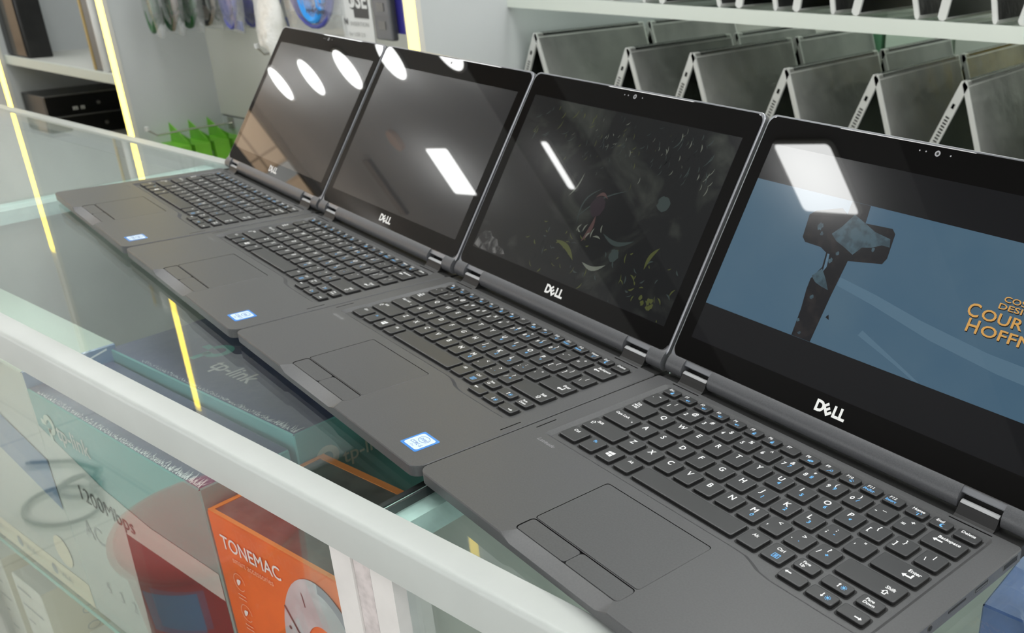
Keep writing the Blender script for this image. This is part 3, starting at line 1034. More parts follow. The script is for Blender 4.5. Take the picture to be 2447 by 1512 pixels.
def jungle_mesh():
    """dark undergrowth scene on the second nearest laptop (mm, lid coordinates)"""
    b = MB()
    rnd = random.Random(11)

    def pg(P, m, z):
        b.poly([(min(max(x, 14.2), 290.8) * mm, min(max(y, 27.2), 183.2) * mm, z * mm) for x, y in P], m)
    b.poly([(.0142, .0272, .00003), (.2908, .0272, .00003), (.2908, .1832, .00003), (.0142, .1832, .00003)], 'jungle')
    for _ in range(34):
        x = rnd.uniform(30, 120)
        y = rnd.uniform(150, 178)
        pg(leaf(x, y, rnd.uniform(4, 12), rnd.uniform(.5, 1.4), rnd.uniform(3.6, 5.0)), rnd.choice(['jungle', 'jungle_cyan', 'jungle_leaf']), .06)
    for _ in range(46):
        x = rnd.uniform(215, 285)
        y = rnd.uniform(140, 180)
        pg(leaf(x, y, rnd.uniform(4, 13), rnd.uniform(.5, 1.3), rnd.uniform(4.0, 5.1)), rnd.choice(['jungle_cyan', 'jungle_pale', 'jungle']), .07)
    for _ in range(90):
        x, y = rnd.gauss(170, 45), rnd.gauss(158, 14)
        pg(leaf(x, y, rnd.uniform(2, 7), rnd.uniform(.3, .9), rnd.uniform(3.4, 5.4)), rnd.choice(['jungle_cyan', 'jungle_cyan', 'jungle_pale', 'jungle_leaf']), .065)
    for _ in range(110):
        x = rnd.uniform(90, 285)
        y = rnd.uniform(29, 74)
        pg(leaf(x, y, rnd.uniform(3, 9), rnd.uniform(.6, 1.6), rnd.uniform(0, 6.2)), rnd.choice(['jungle_leaf', 'jungle_cyan', 'jungle']), .07)
    pg([(15, 29), (24, 27.4), (40, 27.4), (58, 28.5), (66, 31), (60, 35), (52, 36), (47, 41), (38, 42), (33, 46), (24, 45), (18, 40)], 'jungle_cloud', .06)
    pg(leaf(128, 60, 34, 5, -.35, .2), 'jungle_leaf', .09)
    pg(leaf(172, 50, 30, 4, .15, -.3), 'jungle_pale', .09)
    pg(leaf(246, 62, 22, 4, 1.2), 'jungle_leaf', .09)
    pg(leaf(183, 79, 40, 4, .05, -.3), 'jungle_cyan', .09)
    pg(leaf(160, 66, 26, 5, 1.35, -.2), 'jungle_pink', .10)
    pg(blob(206, 64, 7, 16, .35, rnd), 'jungle_cyan', .09)
    pg(blob(163, 99, 10, 20, .15, rnd), 'jungle_plum', .09)
    pg(leaf(156, 106, 16, 3, .1, .5), 'jungle_pink', .10)
    pg(blob(238, 117, 8, 18, .25, rnd), 'jungle_cyan', .09)
    for k in range(9):
        pg(blob(262 + rnd.uniform(-9, 9), 38 + rnd.uniform(-4, 4), 2.6, 9, .5, rnd), 'jungle_leaf', .10)
    pg(leaf(140, 82, 64, 1.6, .62, .18), 'jungle_cyan', .08)
    pg(leaf(146, 78, 40, 1.8, 1.2, .5), 'jungle_cyan', .08)
    pg(leaf(120, 100, 26, 1.8, 1.2, -.2), 'jungle_pale', .08)
    for k in range(7):
        pg(leaf(150 + k * 5 + rnd.uniform(-3, 3), 74 + rnd.uniform(-5, 5), rnd.uniform(5, 11), 1.6, rnd.uniform(0, 3.1)), 'jungle_pale', .11)
    return b


LAPTOP_PROTO = []


def make_laptop():
    root = thing('convertible_laptop', 'x', 'laptop')
    laptop_base().build('base', root, smooth=30)
    b = MB()
    b.loft([[(x, y, z) for x, y in rrect(.0954 + e_, .0230 + e_, .1867 - e_, .0752 - e_, .0020, 4)] for z, e_ in ((-.0012, 0), (-.00022, 0), (-.00005, .0002))], 'pad', cap0=False)
    b.build('touchpad', root)
    for x0, x1 in ((.0956, .1408), (.1413, .1865)):
        b = MB()
        b.loft([[(x, y, z) for x, y in rrect(x0 + e_, .0094 + e_, x1 - e_, .0217 - e_, .0024, 4)] for z, e_ in ((-.0015, 0), (-.0004, 0), (-.0002, .0002))], 'pad', cap0=False)
        b.build('mouse_button', root)
    for x, y, w, h, lg in KEYS:
        o = key_mesh(w, h, lg).build('key', root, loc=(x * mm, y * mm, .0000))
    for x0, x1 in ((.0194, .0452), (.2594, .2856)):
        hinge_mesh(x0, x1).build('hinge', root)
    for x in (.018, .277):
        for y in (.045, .180):
            MB().rbox((x, y, -.0114), (x + .012, y + .006, -.0095), .0028, 'rubber').build('rubber_foot', root)
    # printed name, left of the keyboard
    b = MB()
    b.text('Latitude', .0042, 'lens_grey', Matrix.Translation((.0188, .0755, .00004)), shear=.25, width=.0182)
    b.build('lettering', root)
    # right-hand ports
    b = MB()
    b.box((LW - .0002, .150, -.0050), (LW + .0001, .164, -.0012), 'port_metal').box((LW, .1508, -.0046), (LW + .00015, .1632, -.0018), 'gap_black')
    b.box((LW, .1515, -.0040), (LW + .0002, .1625, -.0031), 'port_metal')
    b.build('usb_port', root)
    b = MB()
    b.box((LW - .0002, .178, -.0054), (LW + .0001, .194, -.0010), 'port_metal').box((LW, .1788, -.0050), (LW + .00015, .1932, -.0016), 'gap_black')
    b.build('hdmi_port', root)
    b = MB()
    b.box((LW, .126, -.0036), (LW + .00015, .142, -.0022), 'gap_black')
    b.build('card_slot', root)
    MB().cyl((LW - .0003, .110, -.0032), .0021, .0005, 'port_metal', 18, axis='x').cyl((LW - .0002, .110, -.0032), .0016, .0006, 'gap_black', 18, axis='x').build('audio_jack', root)
    # lid
    lid = lid_mesh().build('lid', root, smooth=40)
    g_ = MB()
    o1, o2 = rrect(.0016, .0088, LW - .0016, .2048, .0075, 6), rrect(.0021, .0093, LW - .0021, .2043, .0070, 6)
    g_.loft([[(x, y, -.0003) for x, y in o1], [(x, y, .00025) for x, y in o1], [(x, y, .0004) for x, y in o2]], 'bezel_glass', cap0=False)
    g_.build('screen_glass', lid)
    d = MB()
    d.poly([(.0138, .0266, .00045), (.2912, .0266, .00045), (.2912, .1836, .00045), (.0138, .1836, .00045)], 'screen_off')
    d.build('display', lid)
    logo_mesh().build('logo', lid, loc=(LW / 2, .0178, .00048))
    c = MB()
    c.poly([(x, y, .00046) for x, y in circle(LW / 2, .1996, .0021, n=20)], 'lens_grey')
    c.poly([(x, y, .00050) for x, y in circle(LW / 2, .1996, .0010, n=16)], 'gap_black')
    for dx in (-.014, -.009, .010):
        c.poly([(x, y, .00046) for x, y in circle(LW / 2 + dx, .1996, .0006, n=10)], 'lens_grey')
    c.build('webcam', lid)
    return root


def sticker(root):
    b = MB()
    x0, y0, x1, y1 = .2665, .0103, .2865, .0287
    b.prism(rrect(x0, y0, x1, y1, .0012), .00002, .0002, 'sticker_blue')
    b.poly([(x, y, .00024) for x, y in rrect(x0 + .0018, y0 + .0016, x1 - .0018, y1 - .0016, .002)], 'sticker_pale')
    cx = (x0 + x1) / 2
    o, i = circle(cx, .0226, .0052, .0034, 22), circle(cx, .0226, .0047, .0030, 22)
    for k in range(22):
        j = (k + 1) % 22
        b.poly([(*o[k], .00027), (*o[j], .00027), (*i[j], .00027), (*i[k], .00027)], 'sticker_ink')
    b.text('intel', .0042, 'sticker_ink', Matrix.Translation((cx, .0212, .00028)), center=True, bold=.01)
    b.text('CORE i5', .0036, 'sticker_ink', Matrix.Translation((cx, .0156, .00028)), center=True, bold=.01)
    b.text('vPro', .0022, 'sticker_ink', Matrix.Translation((cx, .0130, .00028)), center=True)
    return b.build('sticker', root)


proto = make_laptop()
poses = [
    ((0.0, 0.0), -10.80, 122.156, 'nearest black convertible laptop, its screen showing a dark cross in a blue scene'),
    ((-.30120, .05487), -10.652, 122.117, 'black convertible laptop second nearest, dim leafy undergrowth scene on its screen'),
    ((-.60313, .11024), -10.835, 122.523, 'black convertible laptop third nearest, blank grey screen mirroring a slanted square lamp'),
    ((-.90595, .16826), -10.921, 122.614, 'farthest black convertible laptop in the row, blank screen mirroring three round lamps'),
]
laps = [proto] + [copy_tree(proto) for _ in range(3)]
for o, ((x, y), rz, A, lb) in zip(laps, poses):
    o.location = (x, y, .974)
    o.rotation_euler = (0, 0, math.radians(rz))
    tag(o, lb, 'laptop', 'open convertible laptops in a row on the glass counter')
    for c in kids(o):
        if c.name.startswith('lid'):
            c.location = (0, .2059, .0065)
            c.rotation_euler = (math.radians(180 - A), 0, 0)
            o_lid = c
    if lb.startswith('nearest'):
        for dsp in kids(o_lid):
            if dsp.name.startswith('display'):
                dsp.data = dsp.data.copy()
                dsp.data.materials[0] = MATS['screen_letterbox']
        p = film_mesh().build('film_picture', o_lid)
        p.location = (0, 0, .00045)
        p['label'] = 'blue film still with a cross and gold credits'
    elif 'leafy' in lb:
        for dsp in kids(o_lid):
            if dsp.name.startswith('display'):
                dsp.data = dsp.data.copy()
                dsp.data.materials[0] = MATS['screen_letterbox']
        p = jungle_mesh().build('forest_picture', o_lid)
        p.location = (0, 0, .00045)
        p['label'] = 'dark picture of leaves and stems'
    if not lb.startswith('nearest'):
        sticker(o)['label'] = 'pale blue processor sticker'


# ------------------------------------------------------------------ goods inside the counter
SH = .5962          # top of the glass shelf


def tp_logo(b, T, s, m1, m2, name=True, gap=1.0):
    """ring-and-bar router maker's mark plus its lettering; s = height of the mark"""
    n = 26
    ro, ri = .42 * s, .20 * s
    a0, a1 = math.radians(-125), math.radians(180)
    P = [(.62 * s + ro * math.cos(a0 + (a1 - a0) * i / n), .58 * s + ro * math.sin(a0 + (a1 - a0) * i / n)) for i in range(n + 1)]
    Q = [(.62 * s + ri * math.cos(a0 + (a1 - a0) * i / n), .58 * s + ri * math.sin(a0 + (a1 - a0) * i / n)) for i in range(n + 1)]
    for i in range(n):
        b.poly([P[i], P[i + 1], Q[i + 1], Q[i]], m1, T)
    b.poly([(.38 * s, -.15 * s), (.60 * s, -.15 * s), (.60 * s, .40 * s), (.38 * s, .40 * s)], m1, T)
    b.poly([(-.05 * s, .46 * s), (.30 * s, .46 * s), (.30 * s, .68 * s), (-.05 * s, .68 * s)], m1, T)
    if name:
        b.text('tp-link', s * .72, m2, T @ Matrix.Translation((1.15 * s * gap, .10 * s, 0)), bold=.01)


def carton(name, label, cat, a, b_, faces, rz=0.0, group=None, r=.0012):
    """a box standing at a (its front left bottom corner); faces: material or six of them (front, right, back, left, top, bottom)"""
    x0, y0, z0 = a
    sx, sy, sz = b_
    t = thing(name, label, cat, (x0, y0, z0), rz, group)
    f = [faces] * 6 if isinstance(faces, str) else faces
    m = MB()
    e = r
    m.add([(e, 0, e), (sx - e, 0, e), (sx - e, 0, sz - e), (e, 0, sz - e)], [(0, 1, 2, 3)], f[0])
    m.add([(sx, e, e), (sx, sy - e, e), (sx, sy - e, sz - e), (sx, e, sz - e)], [(0, 1, 2, 3)], f[1])
    m.add([(sx - e, sy, e), (e, sy, e), (e, sy, sz - e), (sx - e, sy, sz - e)], [(0, 1, 2, 3)], f[2])
    m.add([(0, sy - e, e), (0, e, e), (0, e, sz - e), (0, sy - e, sz - e)], [(0, 1, 2, 3)], f[3])
    m.add([(e, e, sz), (sx - e, e, sz), (sx - e, sy - e, sz), (e, sy - e, sz)], [(0, 1, 2, 3)], f[4])
    m.add([(e, sy - e, 0), (sx - e, sy - e, 0), (sx - e, e, 0), (e, e, 0)], [(0, 1, 2, 3)], f[5])
    # rounded-over edges
    P = lambda x, y, z: (x, y, z)
    m.add([(e, 0, sz - e), (sx - e, 0, sz - e), (sx - e, e, sz), (e, e, sz)], [(0, 1, 2, 3)], f[0])
    m.add([(e, sy, sz - e), (sx - e, sy, sz - e), (sx - e, sy - e, sz), (e, sy - e, sz)], [(3, 2, 1, 0)], f[2])
    m.add([(sx, e, sz - e), (sx, sy - e, sz - e), (sx - e, sy - e, sz), (sx - e, e, sz)], [(0, 1, 2, 3)], f[1])
    m.add([(0, e, sz - e), (0, sy - e, sz - e), (e, sy - e, sz), (e, e, sz)], [(3, 2, 1, 0)], f[3])
    for (xa, ya, xb, yb, k) in ((e, 0, 0, e, 0), (sx, e, sx - e, 0, 0), (sx - e, sy, sx, sy - e, 2), (0, sy - e, e, sy, 2)):
        m.add([(xa, ya, e), (xa, ya, sz - e), (xb, yb, sz - e), (xb, yb, e)], [(0, 1, 2, 3)], f[k])
    m.build('carton', t)
    return t


FR = lambda x, z, y=-.0006: frame((x, y, z), (1, 0, 0), (0, 0, 1))                 # on a front face
RT = lambda sx, y, z: frame((sx + .0006, y, z), (0, 1, 0), (0, 0, 1))              # on a right face
TP = lambda x, y, sz: frame((x, y, sz + .0006), (1, 0, 0), (0, 1, 0))              # on a top face


def crinkle(parent, x0, x1, y, z, n, seed, name='wrap_glints', dy=.012):
    """glints of creased shrink film, painted as pale slivers along a top edge"""
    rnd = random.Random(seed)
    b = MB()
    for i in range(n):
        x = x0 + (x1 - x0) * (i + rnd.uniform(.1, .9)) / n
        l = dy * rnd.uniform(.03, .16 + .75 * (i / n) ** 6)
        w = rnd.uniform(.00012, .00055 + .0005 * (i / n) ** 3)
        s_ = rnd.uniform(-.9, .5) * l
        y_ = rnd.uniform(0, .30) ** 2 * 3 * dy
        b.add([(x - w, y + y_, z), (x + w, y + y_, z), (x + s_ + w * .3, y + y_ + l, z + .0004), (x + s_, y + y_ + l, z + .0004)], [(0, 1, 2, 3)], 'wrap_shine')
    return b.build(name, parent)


# large standing router box with the teal front
t = carton('router_box', 'shrink-wrapped router box with teal front standing right behind the front glass', 'box', (-.5825, -.0165, SH), (.3145, .080, .2718),
           ['teal_card', 'teal_card', 'navy_card', 'blue_card', 'navy_card', 'teal_card'])
b = MB()
b.add([(.002, -.0004, .002), (.128, -.0004, .002), (.141, -.0004, .160), (.3125, -.0004, .160), (.3125, -.0004, .188), (.20, -.0004, .189), (.12, -.0004, .200), (.002, -.0004, .232)], [(0, 1, 2, 6, 7), (2, 3, 4, 5, 6)], 'white_card')
b.add([(.128, -.0004, .002), (.3125, -.0004, .002), (.3125, -.0004, .160), (.141, -.0004, .160)], [(0, 1, 2, 3)], 'maroon_lower')  # dark maroon lower part of the front
tp_logo(b, FR(.017, .227, -.0009), .026, 'pale_card', 'white_card', name=False)
b.text('tp-link', .0255, 'white_card', FR(.046, .231, -.0009), bold=.008)
b.text('1200Mbps', .024, 'ink_dark', FR(.052, .167, -.0009), width=.112)
b.text('AC', .03, 'ink_grey', FR(.04, .118, -.0009))
b.text('5   3   2', .02, 'ink_grey', FR(.05, .050, -.0009))
b.build('front_print', t)
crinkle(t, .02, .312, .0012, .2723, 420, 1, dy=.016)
b = MB()
b.add([(.178, .040, .2724), (.196, .040, .2724), (.196, .050, .2724), (.178, .050, .2724)], [(0, 1, 2, 3)], 'teal_ink')
b.build('top_print', t)

# wider router box behind it, its lid higher
t = carton('router_box', 'navy-topped router box with teal ends, standing behind the teal-fronted box', 'box', (-.590, .0655, SH), (.322, .150, .2833),
           ['teal_card', 'teal_card', 'navy_card', 'teal_card', 'navy_card', 'teal_card'], rz=math.radians(.6))
b = MB()
tp_logo(b, TP(.078, .040, .2833), .036, 'teal_ink', 'white_card', name=False)
b.text('tp-link', .026, 'ink_white', TP(.128, .034, .2833), bold=.014, width=.068)
b.build('top_print', t)
b = MB()
tp_logo(b, RT(.322, .010, .232), .028, 'pale_card', 'pale_card')
b.build('end_print', t)
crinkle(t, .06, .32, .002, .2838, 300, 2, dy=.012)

# pale-topped box at the left
t = carton('router_box', 'pale green topped box with a blue end, left of the teal-fronted box', 'box', (-.885, -.0165, SH), (.300, .088, .2885),
           ['white_card', 'blue_card', 'white_card', 'blue_card', 'pale_card', 'white_card'])
b = MB()
b.add([(.002, -.0004, .002), (.298, -.0004, .002), (.298, -.0004, .034), (.002, -.0004, .034)], [(0, 1, 2, 3)], 'cream_card')
for i, x in enumerate((.03, .12, .21)):
    b.text('Wi-Fi', .012, 'ink_grey', FR(x + .016, .014, -.0009))
    b.poly([(px, py) for px, py in circle(x, .018, .007)], 'ink_grey', FR(0, 0, -.0009))
b.poly(circle(.255, .060, .020, .020), 'cream_card', FR(0, 0, -.0009))
b.poly([(.01, .20), (.298, .13), (.298, .19), (.01, .262)], 'blue_card', FR(0, 0, -.0009))
b.build('front_print', t)
b = MB()
b.add([(.3006, .010, .266), (.3006, .012, .268), (.3006, .078, .286), (.3006, .078, .284)], [(0, 1, 2, 3)], 'wrap_shine')
b.build('tape_edge', t)
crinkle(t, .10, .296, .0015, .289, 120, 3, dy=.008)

# orange headphone box
t = carton('headphone_box', 'orange headphone box with a clear top window behind the front glass', 'box', (-.263, -.0165, SH), (.206, .108, .255),
           ['orange_card', 'orange_card', 'orange_card', 'orange_card', 'window_dark', 'orange_card'], rz=math.radians(1.2), r=.0010)
b = MB()
o_, i_ = [(0.0005, .0005), (.2055, .0005), (.2055, .1075), (.0005, .1075)], [(.005, .004), (.201, .004), (.201, .101), (.005, .101)]
for k in range(4):
    j = (k + 1) % 4
    b.add([(*o_[k], .2556), (*o_[j], .2556), (*i_[j], .2556), (*i_[k], .2556)], [(0, 1, 2, 3)], 'orange_edge')
    b.add([(*i_[k], .2556), (*i_[j], .2556), (*i_[j], .2551), (*i_[k], .2551)], [(0, 1, 2, 3)], 'orange_edge')
b.build('top_rim', t)
b = MB()
b.text('TONEMAC', .0185, 'ink_white', FR(.0130, .2245, -.0008), bold=.012, width=.080)
b.text('smart accessories', .0090, 'ink_peach', FR(.024, .2140, -.0008), width=.056)
for (cx, cz) in ((.0262, .1945), (.0262, .1630), (.0262, .1320), (.0262, .1010)):
    o, i = circle(cx, cz, .0078, .0088, 26), circle(cx, cz, .0072, .0082, 26)
    for k in range(23):
        j = (k + 1) % 26
        b.poly([o[k], o[j], i[j], i[k]], 'ink_peach', FR(0, 0, -.0008))
    b.poly(leaf(cx - .003, cz - .004, .009, .0045, .9), 'ink_white', FR(0, 0, -.0009))
    for q in range(2):
        b.add([(cx - .006, -.0008, cz - .014 - q * .004), (cx + .005, -.0008, cz - .014 - q * .004), (cx + .005, -.0008, cz - .013 - q * .004), (cx - .006, -.0008, cz - .013 - q * .004)], [(0, 1, 2, 3)], 'ink_peach')
b.build('front_print', t)
# printed picture of the headphones (flat artwork on the carton)
b = MB()
n = 30
CXH, CZH = .137, .150


def arch(rx, rz, k0=0.0, k1=PI, base=0.0):
    return [(CXH + rx * math.cos(k0 + (k1 - k0) * i / n), CZH + base + rz * math.sin(k0 + (k1 - k0) * i / n)) for i in range(n + 1)]


A_, B_ = arch(.056, .093, -.35, PI + .25), arch(.028, .050, -.35, PI + .25)
for i in range(n):
    b.poly([A_[i], A_[i + 1], B_[i + 1], B_[i]], 'print_silver', FR(0, 0, -.0008))
A2, B2 = arch(.056, .093, -.35, 1.5), arch(.047, .084, -.35, 1.5)
for i in range(n):
    b.poly([A2[i], A2[i + 1], B2[i + 1], B2[i]], 'print_shade', FR(0, 0, -.0009))
b.poly(circle(CXH - .052, CZH - .03, .020, .040), 'print_silver', FR(0, 0, -.0009))
b.poly(circle(CXH + .050, CZH - .03, .018, .040), 'print_shade', FR(0, 0, -.0010))
b.poly([(CXH - .048, CZH + .05), (CXH - .034, CZH + .028), (CXH - .024, CZH + .024), (CXH - .025, CZH + .027), (CXH - .033, CZH + .031), (CXH - .046, CZH + .052)], 'ink_dark', FR(0, 0, -.0010))
for px_, pz_ in ((-.045, .030), (-.036, .022)):
    b.poly(circle(CXH + px_, CZH + pz_, .0018, n=12), 'ink_dark', FR(0, 0, -.0011))
b.poly([(CXH - .018, CZH + .062), (CXH - .017, CZH + .062), (CXH - .018, CZH + .072), (CXH - .020, CZH + .076)], 'ink_dark', FR(0, 0, -.0011))
b.build('headphone_picture', t)

# gold and navy camouflage package behind the orange box
t = thing('camo_package', 'gold and navy camouflage patterned package under the glass, behind the orange box', 'package', (-.205, .108, SH))
b = MB()
rings = []
for k in range(9):
    u = k / 8
    w_ = .10 * (1 - .12 * (2 * u - 1) ** 4)
    th = .085 * (math.sin(PI * min(max(u, .04), .96)) ** .45)
    rings.append([(x + .10, y + .09, .002 + u * .272) for x, y in rrect(-w_, -th, w_, th, .03, 4)])
b.loft(rings, 'gold_camo')
b.build('pouch', t, smooth=60)
MB().box((.02, .088, .274), (.18, .092, .288), 'gold_camo').build('sealed_edge', t)

# blue wrapped box on the right-hand shelf
t = carton('wrapped_box', 'blue shrink-wrapped box under the glass below the nearest laptop', 'box', (.316, .150, SH), (.30, .225, .322), 'wrap_blue', rz=math.radians(-3))
b = MB()
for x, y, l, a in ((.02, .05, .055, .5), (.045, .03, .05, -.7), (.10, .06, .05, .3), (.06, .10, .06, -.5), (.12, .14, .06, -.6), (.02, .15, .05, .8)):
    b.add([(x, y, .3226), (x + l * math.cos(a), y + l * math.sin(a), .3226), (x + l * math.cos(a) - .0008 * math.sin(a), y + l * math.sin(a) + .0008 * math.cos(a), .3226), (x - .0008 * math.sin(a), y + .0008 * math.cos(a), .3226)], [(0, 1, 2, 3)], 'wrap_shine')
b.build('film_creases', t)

# small cartons on the lower deck of the counter
small = [(-.952, -.012, .050, .225, 'tall cream carton at the far left of the lower deck'), (-.872, -.012, .084, .219, 'cream carton with printed lines, second on the lower deck'),
         (-.770, .02, .080, .150, 'low cream carton beside the printed one on the lower deck'), (-.68, .0, .09, .12, 'short cream carton on the lower deck under the router boxes'),
         (-.57, .02, .10, .14, 'square cream carton under the teal-fronted box')]
for i, (x, y, w, h, lb) in enumerate(small):
    t = carton('accessory_carton', lb, 'box', (x, y, .300), (w, .13, h), ['cream_white', 'cream_card', 'cream_white', 'cream_card', 'cream_white', 'cream_white'], group='cream cartons on the lower deck')
    b = MB()
    for k in range(6):
        z = h - .020 - .026 * k
        if z > .01:
            b.add([(.008, -.0004, z), (w * (.35 + .45 * ((k * 7 + i) % 3) / 2), -.0004, z), (w * (.35 + .45 * ((k * 7 + i) % 3) / 2), -.0004, z + .003), (.008, -.0004, z + .003)], [(0, 1, 2, 3)], 'ink_grey')
            b.poly(circle(.045, z - .002, .008, .006, 14), 'ink_grey', RT(w, 0, 0))
            b.poly(circle(.045, z - .002, .0068, .0048, 14), 'cream_card', frame((w + .0008, 0, 0), (0, 1, 0), (0, 0, 1)))
    b.build('print', t)
MB_ = MB().cyl((0, 0, 0), .016, .230, 'pc_grey', 22)
tag(MB_.build('spray_can', loc=(.048, .040, SH)), 'grey cylinder standing behind the counter posts', 'canister')

# ------------------------------------------------------------------ things on the shop floor, seen mirrored in the front glass
t = thing('plastic_stool', 'round red plastic stool in front of the counter, mirrored in the front glass', 'stool', (-.945, -.345, 0))
ringz = lambda r, z, n=40: [(r * math.cos(2 * PI * i / n), r * math.sin(2 * PI * i / n), z) for i in range(n)]
MB().loft([ringz(.130, .392), ringz(.138, .394), ringz(.141, .404), ringz(.140, .416), ringz(.134, .426), ringz(.118, .4305), ringz(.06, .4320), ringz(.01, .4325)], 'stool_red').build('seat', t, smooth=60)
MB().loft([ringz(.118, .24), ringz(.1265, .393)], 'stool_red', cap1=False).loft([ringz(.112, .24), ringz(.120, .393)], 'stool_red', False, False).build('skirt', t, smooth=60)
for k in range(4):
    a0 = PI / 4 + k * PI / 2 - .32
    b = MB()
    arcp = lambda r, z: [(r * math.cos(a0 + .64 * i / 8), r * math.sin(a0 + .64 * i / 8), z) for i in range(9)] + [((r - .012) * math.cos(a0 + .64 * i / 8), (r - .012) * math.sin(a0 + .64 * i / 8), z) for i in range(8, -1, -1)]
    b.loft([arcp(.150, 0), arcp(.119, .245)], 'stool_red')
    b.build('leg', t, smooth=50)
b = MB()
lab = [[(.1268 * math.cos(a) * (.945 + .055 * (z - .24) / .153), .1268 * math.sin(a) * (.945 + .055 * (z - .24) / .153), z) for a in [math.radians(40 + 40 * i / 8) for i in range(9)]] for z in (.292, .368)]
b.loft(lab, 'stool_label', False, False, closed=False)
b.build('label_sticker', t)
t = thing('cable_coil', 'black cable in loose loops on the floor tiles, mirrored in the front glass', 'cable', (-1.99, -.505, 0))
b = MB()
rnd = random.Random(5)
pts = [(.046 * math.cos(a * .42) * (1 + .08 * math.sin(a)), .046 * math.sin(a * .42), .008 + .003 * (a % 5)) for a in range(60)]
b.tube(pts, .006, 'cable_black', 6)
b.tube([(.10 * math.cos(a) + .045, .075 * math.sin(a) + .055, .007) for a in [i * .25 for i in range(26)]], .005, 'cable_black', 6, closed=True)
b.tube([(.04, 0, .008), (-.06, -.07, .008), (-.16, -.05, .008), (-.24, .02, .008)], .005, 'cable_black', 6)
b.build('loops', t)
t = thing('sneaker', 'grey and dark blue sneaker on the floor, mirrored in the front glass', 'shoe', (-2.12, -.22, 0), math.radians(205))
b = MB()
rings = []
for k in range(10):
    u = k / 9
    w = .034 + .014 * math.sin(PI * min(1, u * 1.1)) + (.006 if u > .6 else 0) - (.02 * max(0, u - .85) / .15)
    hh = (.115 - .02 * u if u < .35 else .10 - .085 * (u - .35) / .65)
    x = u * .28
    rings.append([(x, w * math.cos(a), .024 + hh * .5 * (1 + math.sin(a)) - hh * .02) for a in [2 * PI * i / 14 for i in range(14)]])
b.loft(rings, 'shoe_grey')
b.build('upper', t, smooth=60)
MB().loft([[(x * .29 - .004, y, z) for x, y in [(.0, -.03), (.3, -.04), (.75, -.052), (1.0, -.02), (1.0, .02), (.75, .052), (.3, .04), (0, .03)]] for z in (0, .03)], 'shoe_blue').build('sole', t)

# ------------------------------------------------------------------ wall unit behind the counter: dividers, shelves, light strips
YD = .86
divs = [('wall_divider', -2.985, 'leftmost white divider of the wall unit, edged with a warm light strip', 1.38),
        ('wall_divider', -2.252, 'white divider left of the hook panel, edged with a warm light strip', 1.38),
        ('wall_divider', -1.056, 'white divider between hook panel and laptop shelves, edged with a warm light strip', 1.86)]
for nm, x, lb, yb in divs:
    t = thing(nm, lb, 'divider', (x, YD, 0))
    MB().box((-.016, .006, 0), (.016, yb - YD, 2.3), 'panel_grey').build('board', t)
    b = MB()
    b.box((-.019, -.002, .05), (-.0155, .008, 2.3), 'led_channel').box((.0155, -.002, .05), (.019, .008, 2.3), 'led_channel').box((-.0155, .003, .05), (.0155, .006, 2.3), 'led_channel')
    b.build('strip_channel', t)
    top = {-2.985: 1.60, -2.252: 1.95, -1.056: 2.1}[x]
    MB().box((-.0135, -.003, .06), (.0135, .003, top), 'led_warm').build('light_strip', t)
struct('trim_2', MB().box((-2.236, 1.10, 0), (-1.072, 1.125, .795), 'panel_grey').box((-2.236, 1.098, .80), (-1.072, 1.123, 1.9), 'panel_light')
       .box((-2.236, 1.106, .793), (-1.072, 1.110, .802), 'panel_groove'))
struct('trim_3', MB().box((-2.969, 1.36, 0), (-2.268, 1.38, 2.2), 'panel_grey'))
struct('trim_4', MB().box((-3.9, .87, 0), (-3.001, .90, 2.2), 'panel_grey'))
# left bay shelves
t = thing('bay_shelf', 'upper white shelf board of the left bay, under the black tower', 'shelf', (-2.969, .872, .900))
MB().box((0, .010, 0), (.701, .486, .021), 'panel_light').build('board', t)
MB().box((0, 0, -.002), (.701, .010, .023), 'shelf_white').build('front_edge', t)
t = thing('bay_shelf', 'lower white shelf board of the left bay, partly behind the counter rail', 'shelf', (-2.969, .872, .673))
MB().box((0, .010, 0), (.701, .486, .021), 'panel_light').build('board', t)
MB().box((0, 0, -.002), (.701, .010, .023), 'shelf_white').build('front_edge', t)
t = thing('desktop_speaker', 'black box-shaped speaker on the upper shelf of the left bay', 'speaker', (-2.965, .884, .9215))
MB().rbox((0, .002, 0), (.133, .068, .30), .006, 'pc_black').build('case', t)
MB().box((.004, -.001, .006), (.129, .0025, .294), 'pc_gloss').build('front_panel', t)
MB().box((.012, -.0022, .155), (.040, -.001, .163), 'pc_grey').build('badge', t)


def slim_pc(label, z, x, y, usb):
    t = thing('desktop_computer', label, 'computer', (x, y, z), PI / 2)
    MB().rbox((0, .004, 0), (.34, .150, .060), .004, 'pc_black').build('case', t)
    MB().box((.001, -.002, .001), (.339, .0045, .058), 'pc_gloss').build('front_panel', t)
    MB().box((.000, -.003, .0575), (.340, .006, .0605), 'pc_grey').build('top_trim', t)
    for dx, w in ((.070, .014), (.092, .011)) if usb else ():
        b = MB()
        b.box((dx, -.0032, .014), (dx + w, -.002, .024), 'card_white').box((dx + .003, -.0036, .016), (dx + w - .003, -.0032, .020), 'ink_grey')
        b.build('usb_port', t)
    MB().cyl((.144, -.0035, .028), .0055, .002, 'pc_grey', 20, axis='y').build('power_button', t)


slim_pc('flat black computer with two pale sockets, topmost of the pair in the left bay', .755, -2.808, .884, True)
slim_pc('flat black computer lying under the one with pale sockets', .6945, -2.800, .890, False)
t = thing('glass_door', 'framed glass door leaf with a rounded silver stile in the left bay', 'door', (-2.44, .884, .9225))
MB().cyl((.070, .008, 0), .011, .75, 'silver_edge', 16).build('rounded_stile', t)
MB().box((.000, .004, .0), (.010, .012, .75), 'gold_strip').build('gold_strip', t)
MB().box((.012, .006, .0), (.058, .010, .75), 'pc_grey').build('pane', t)


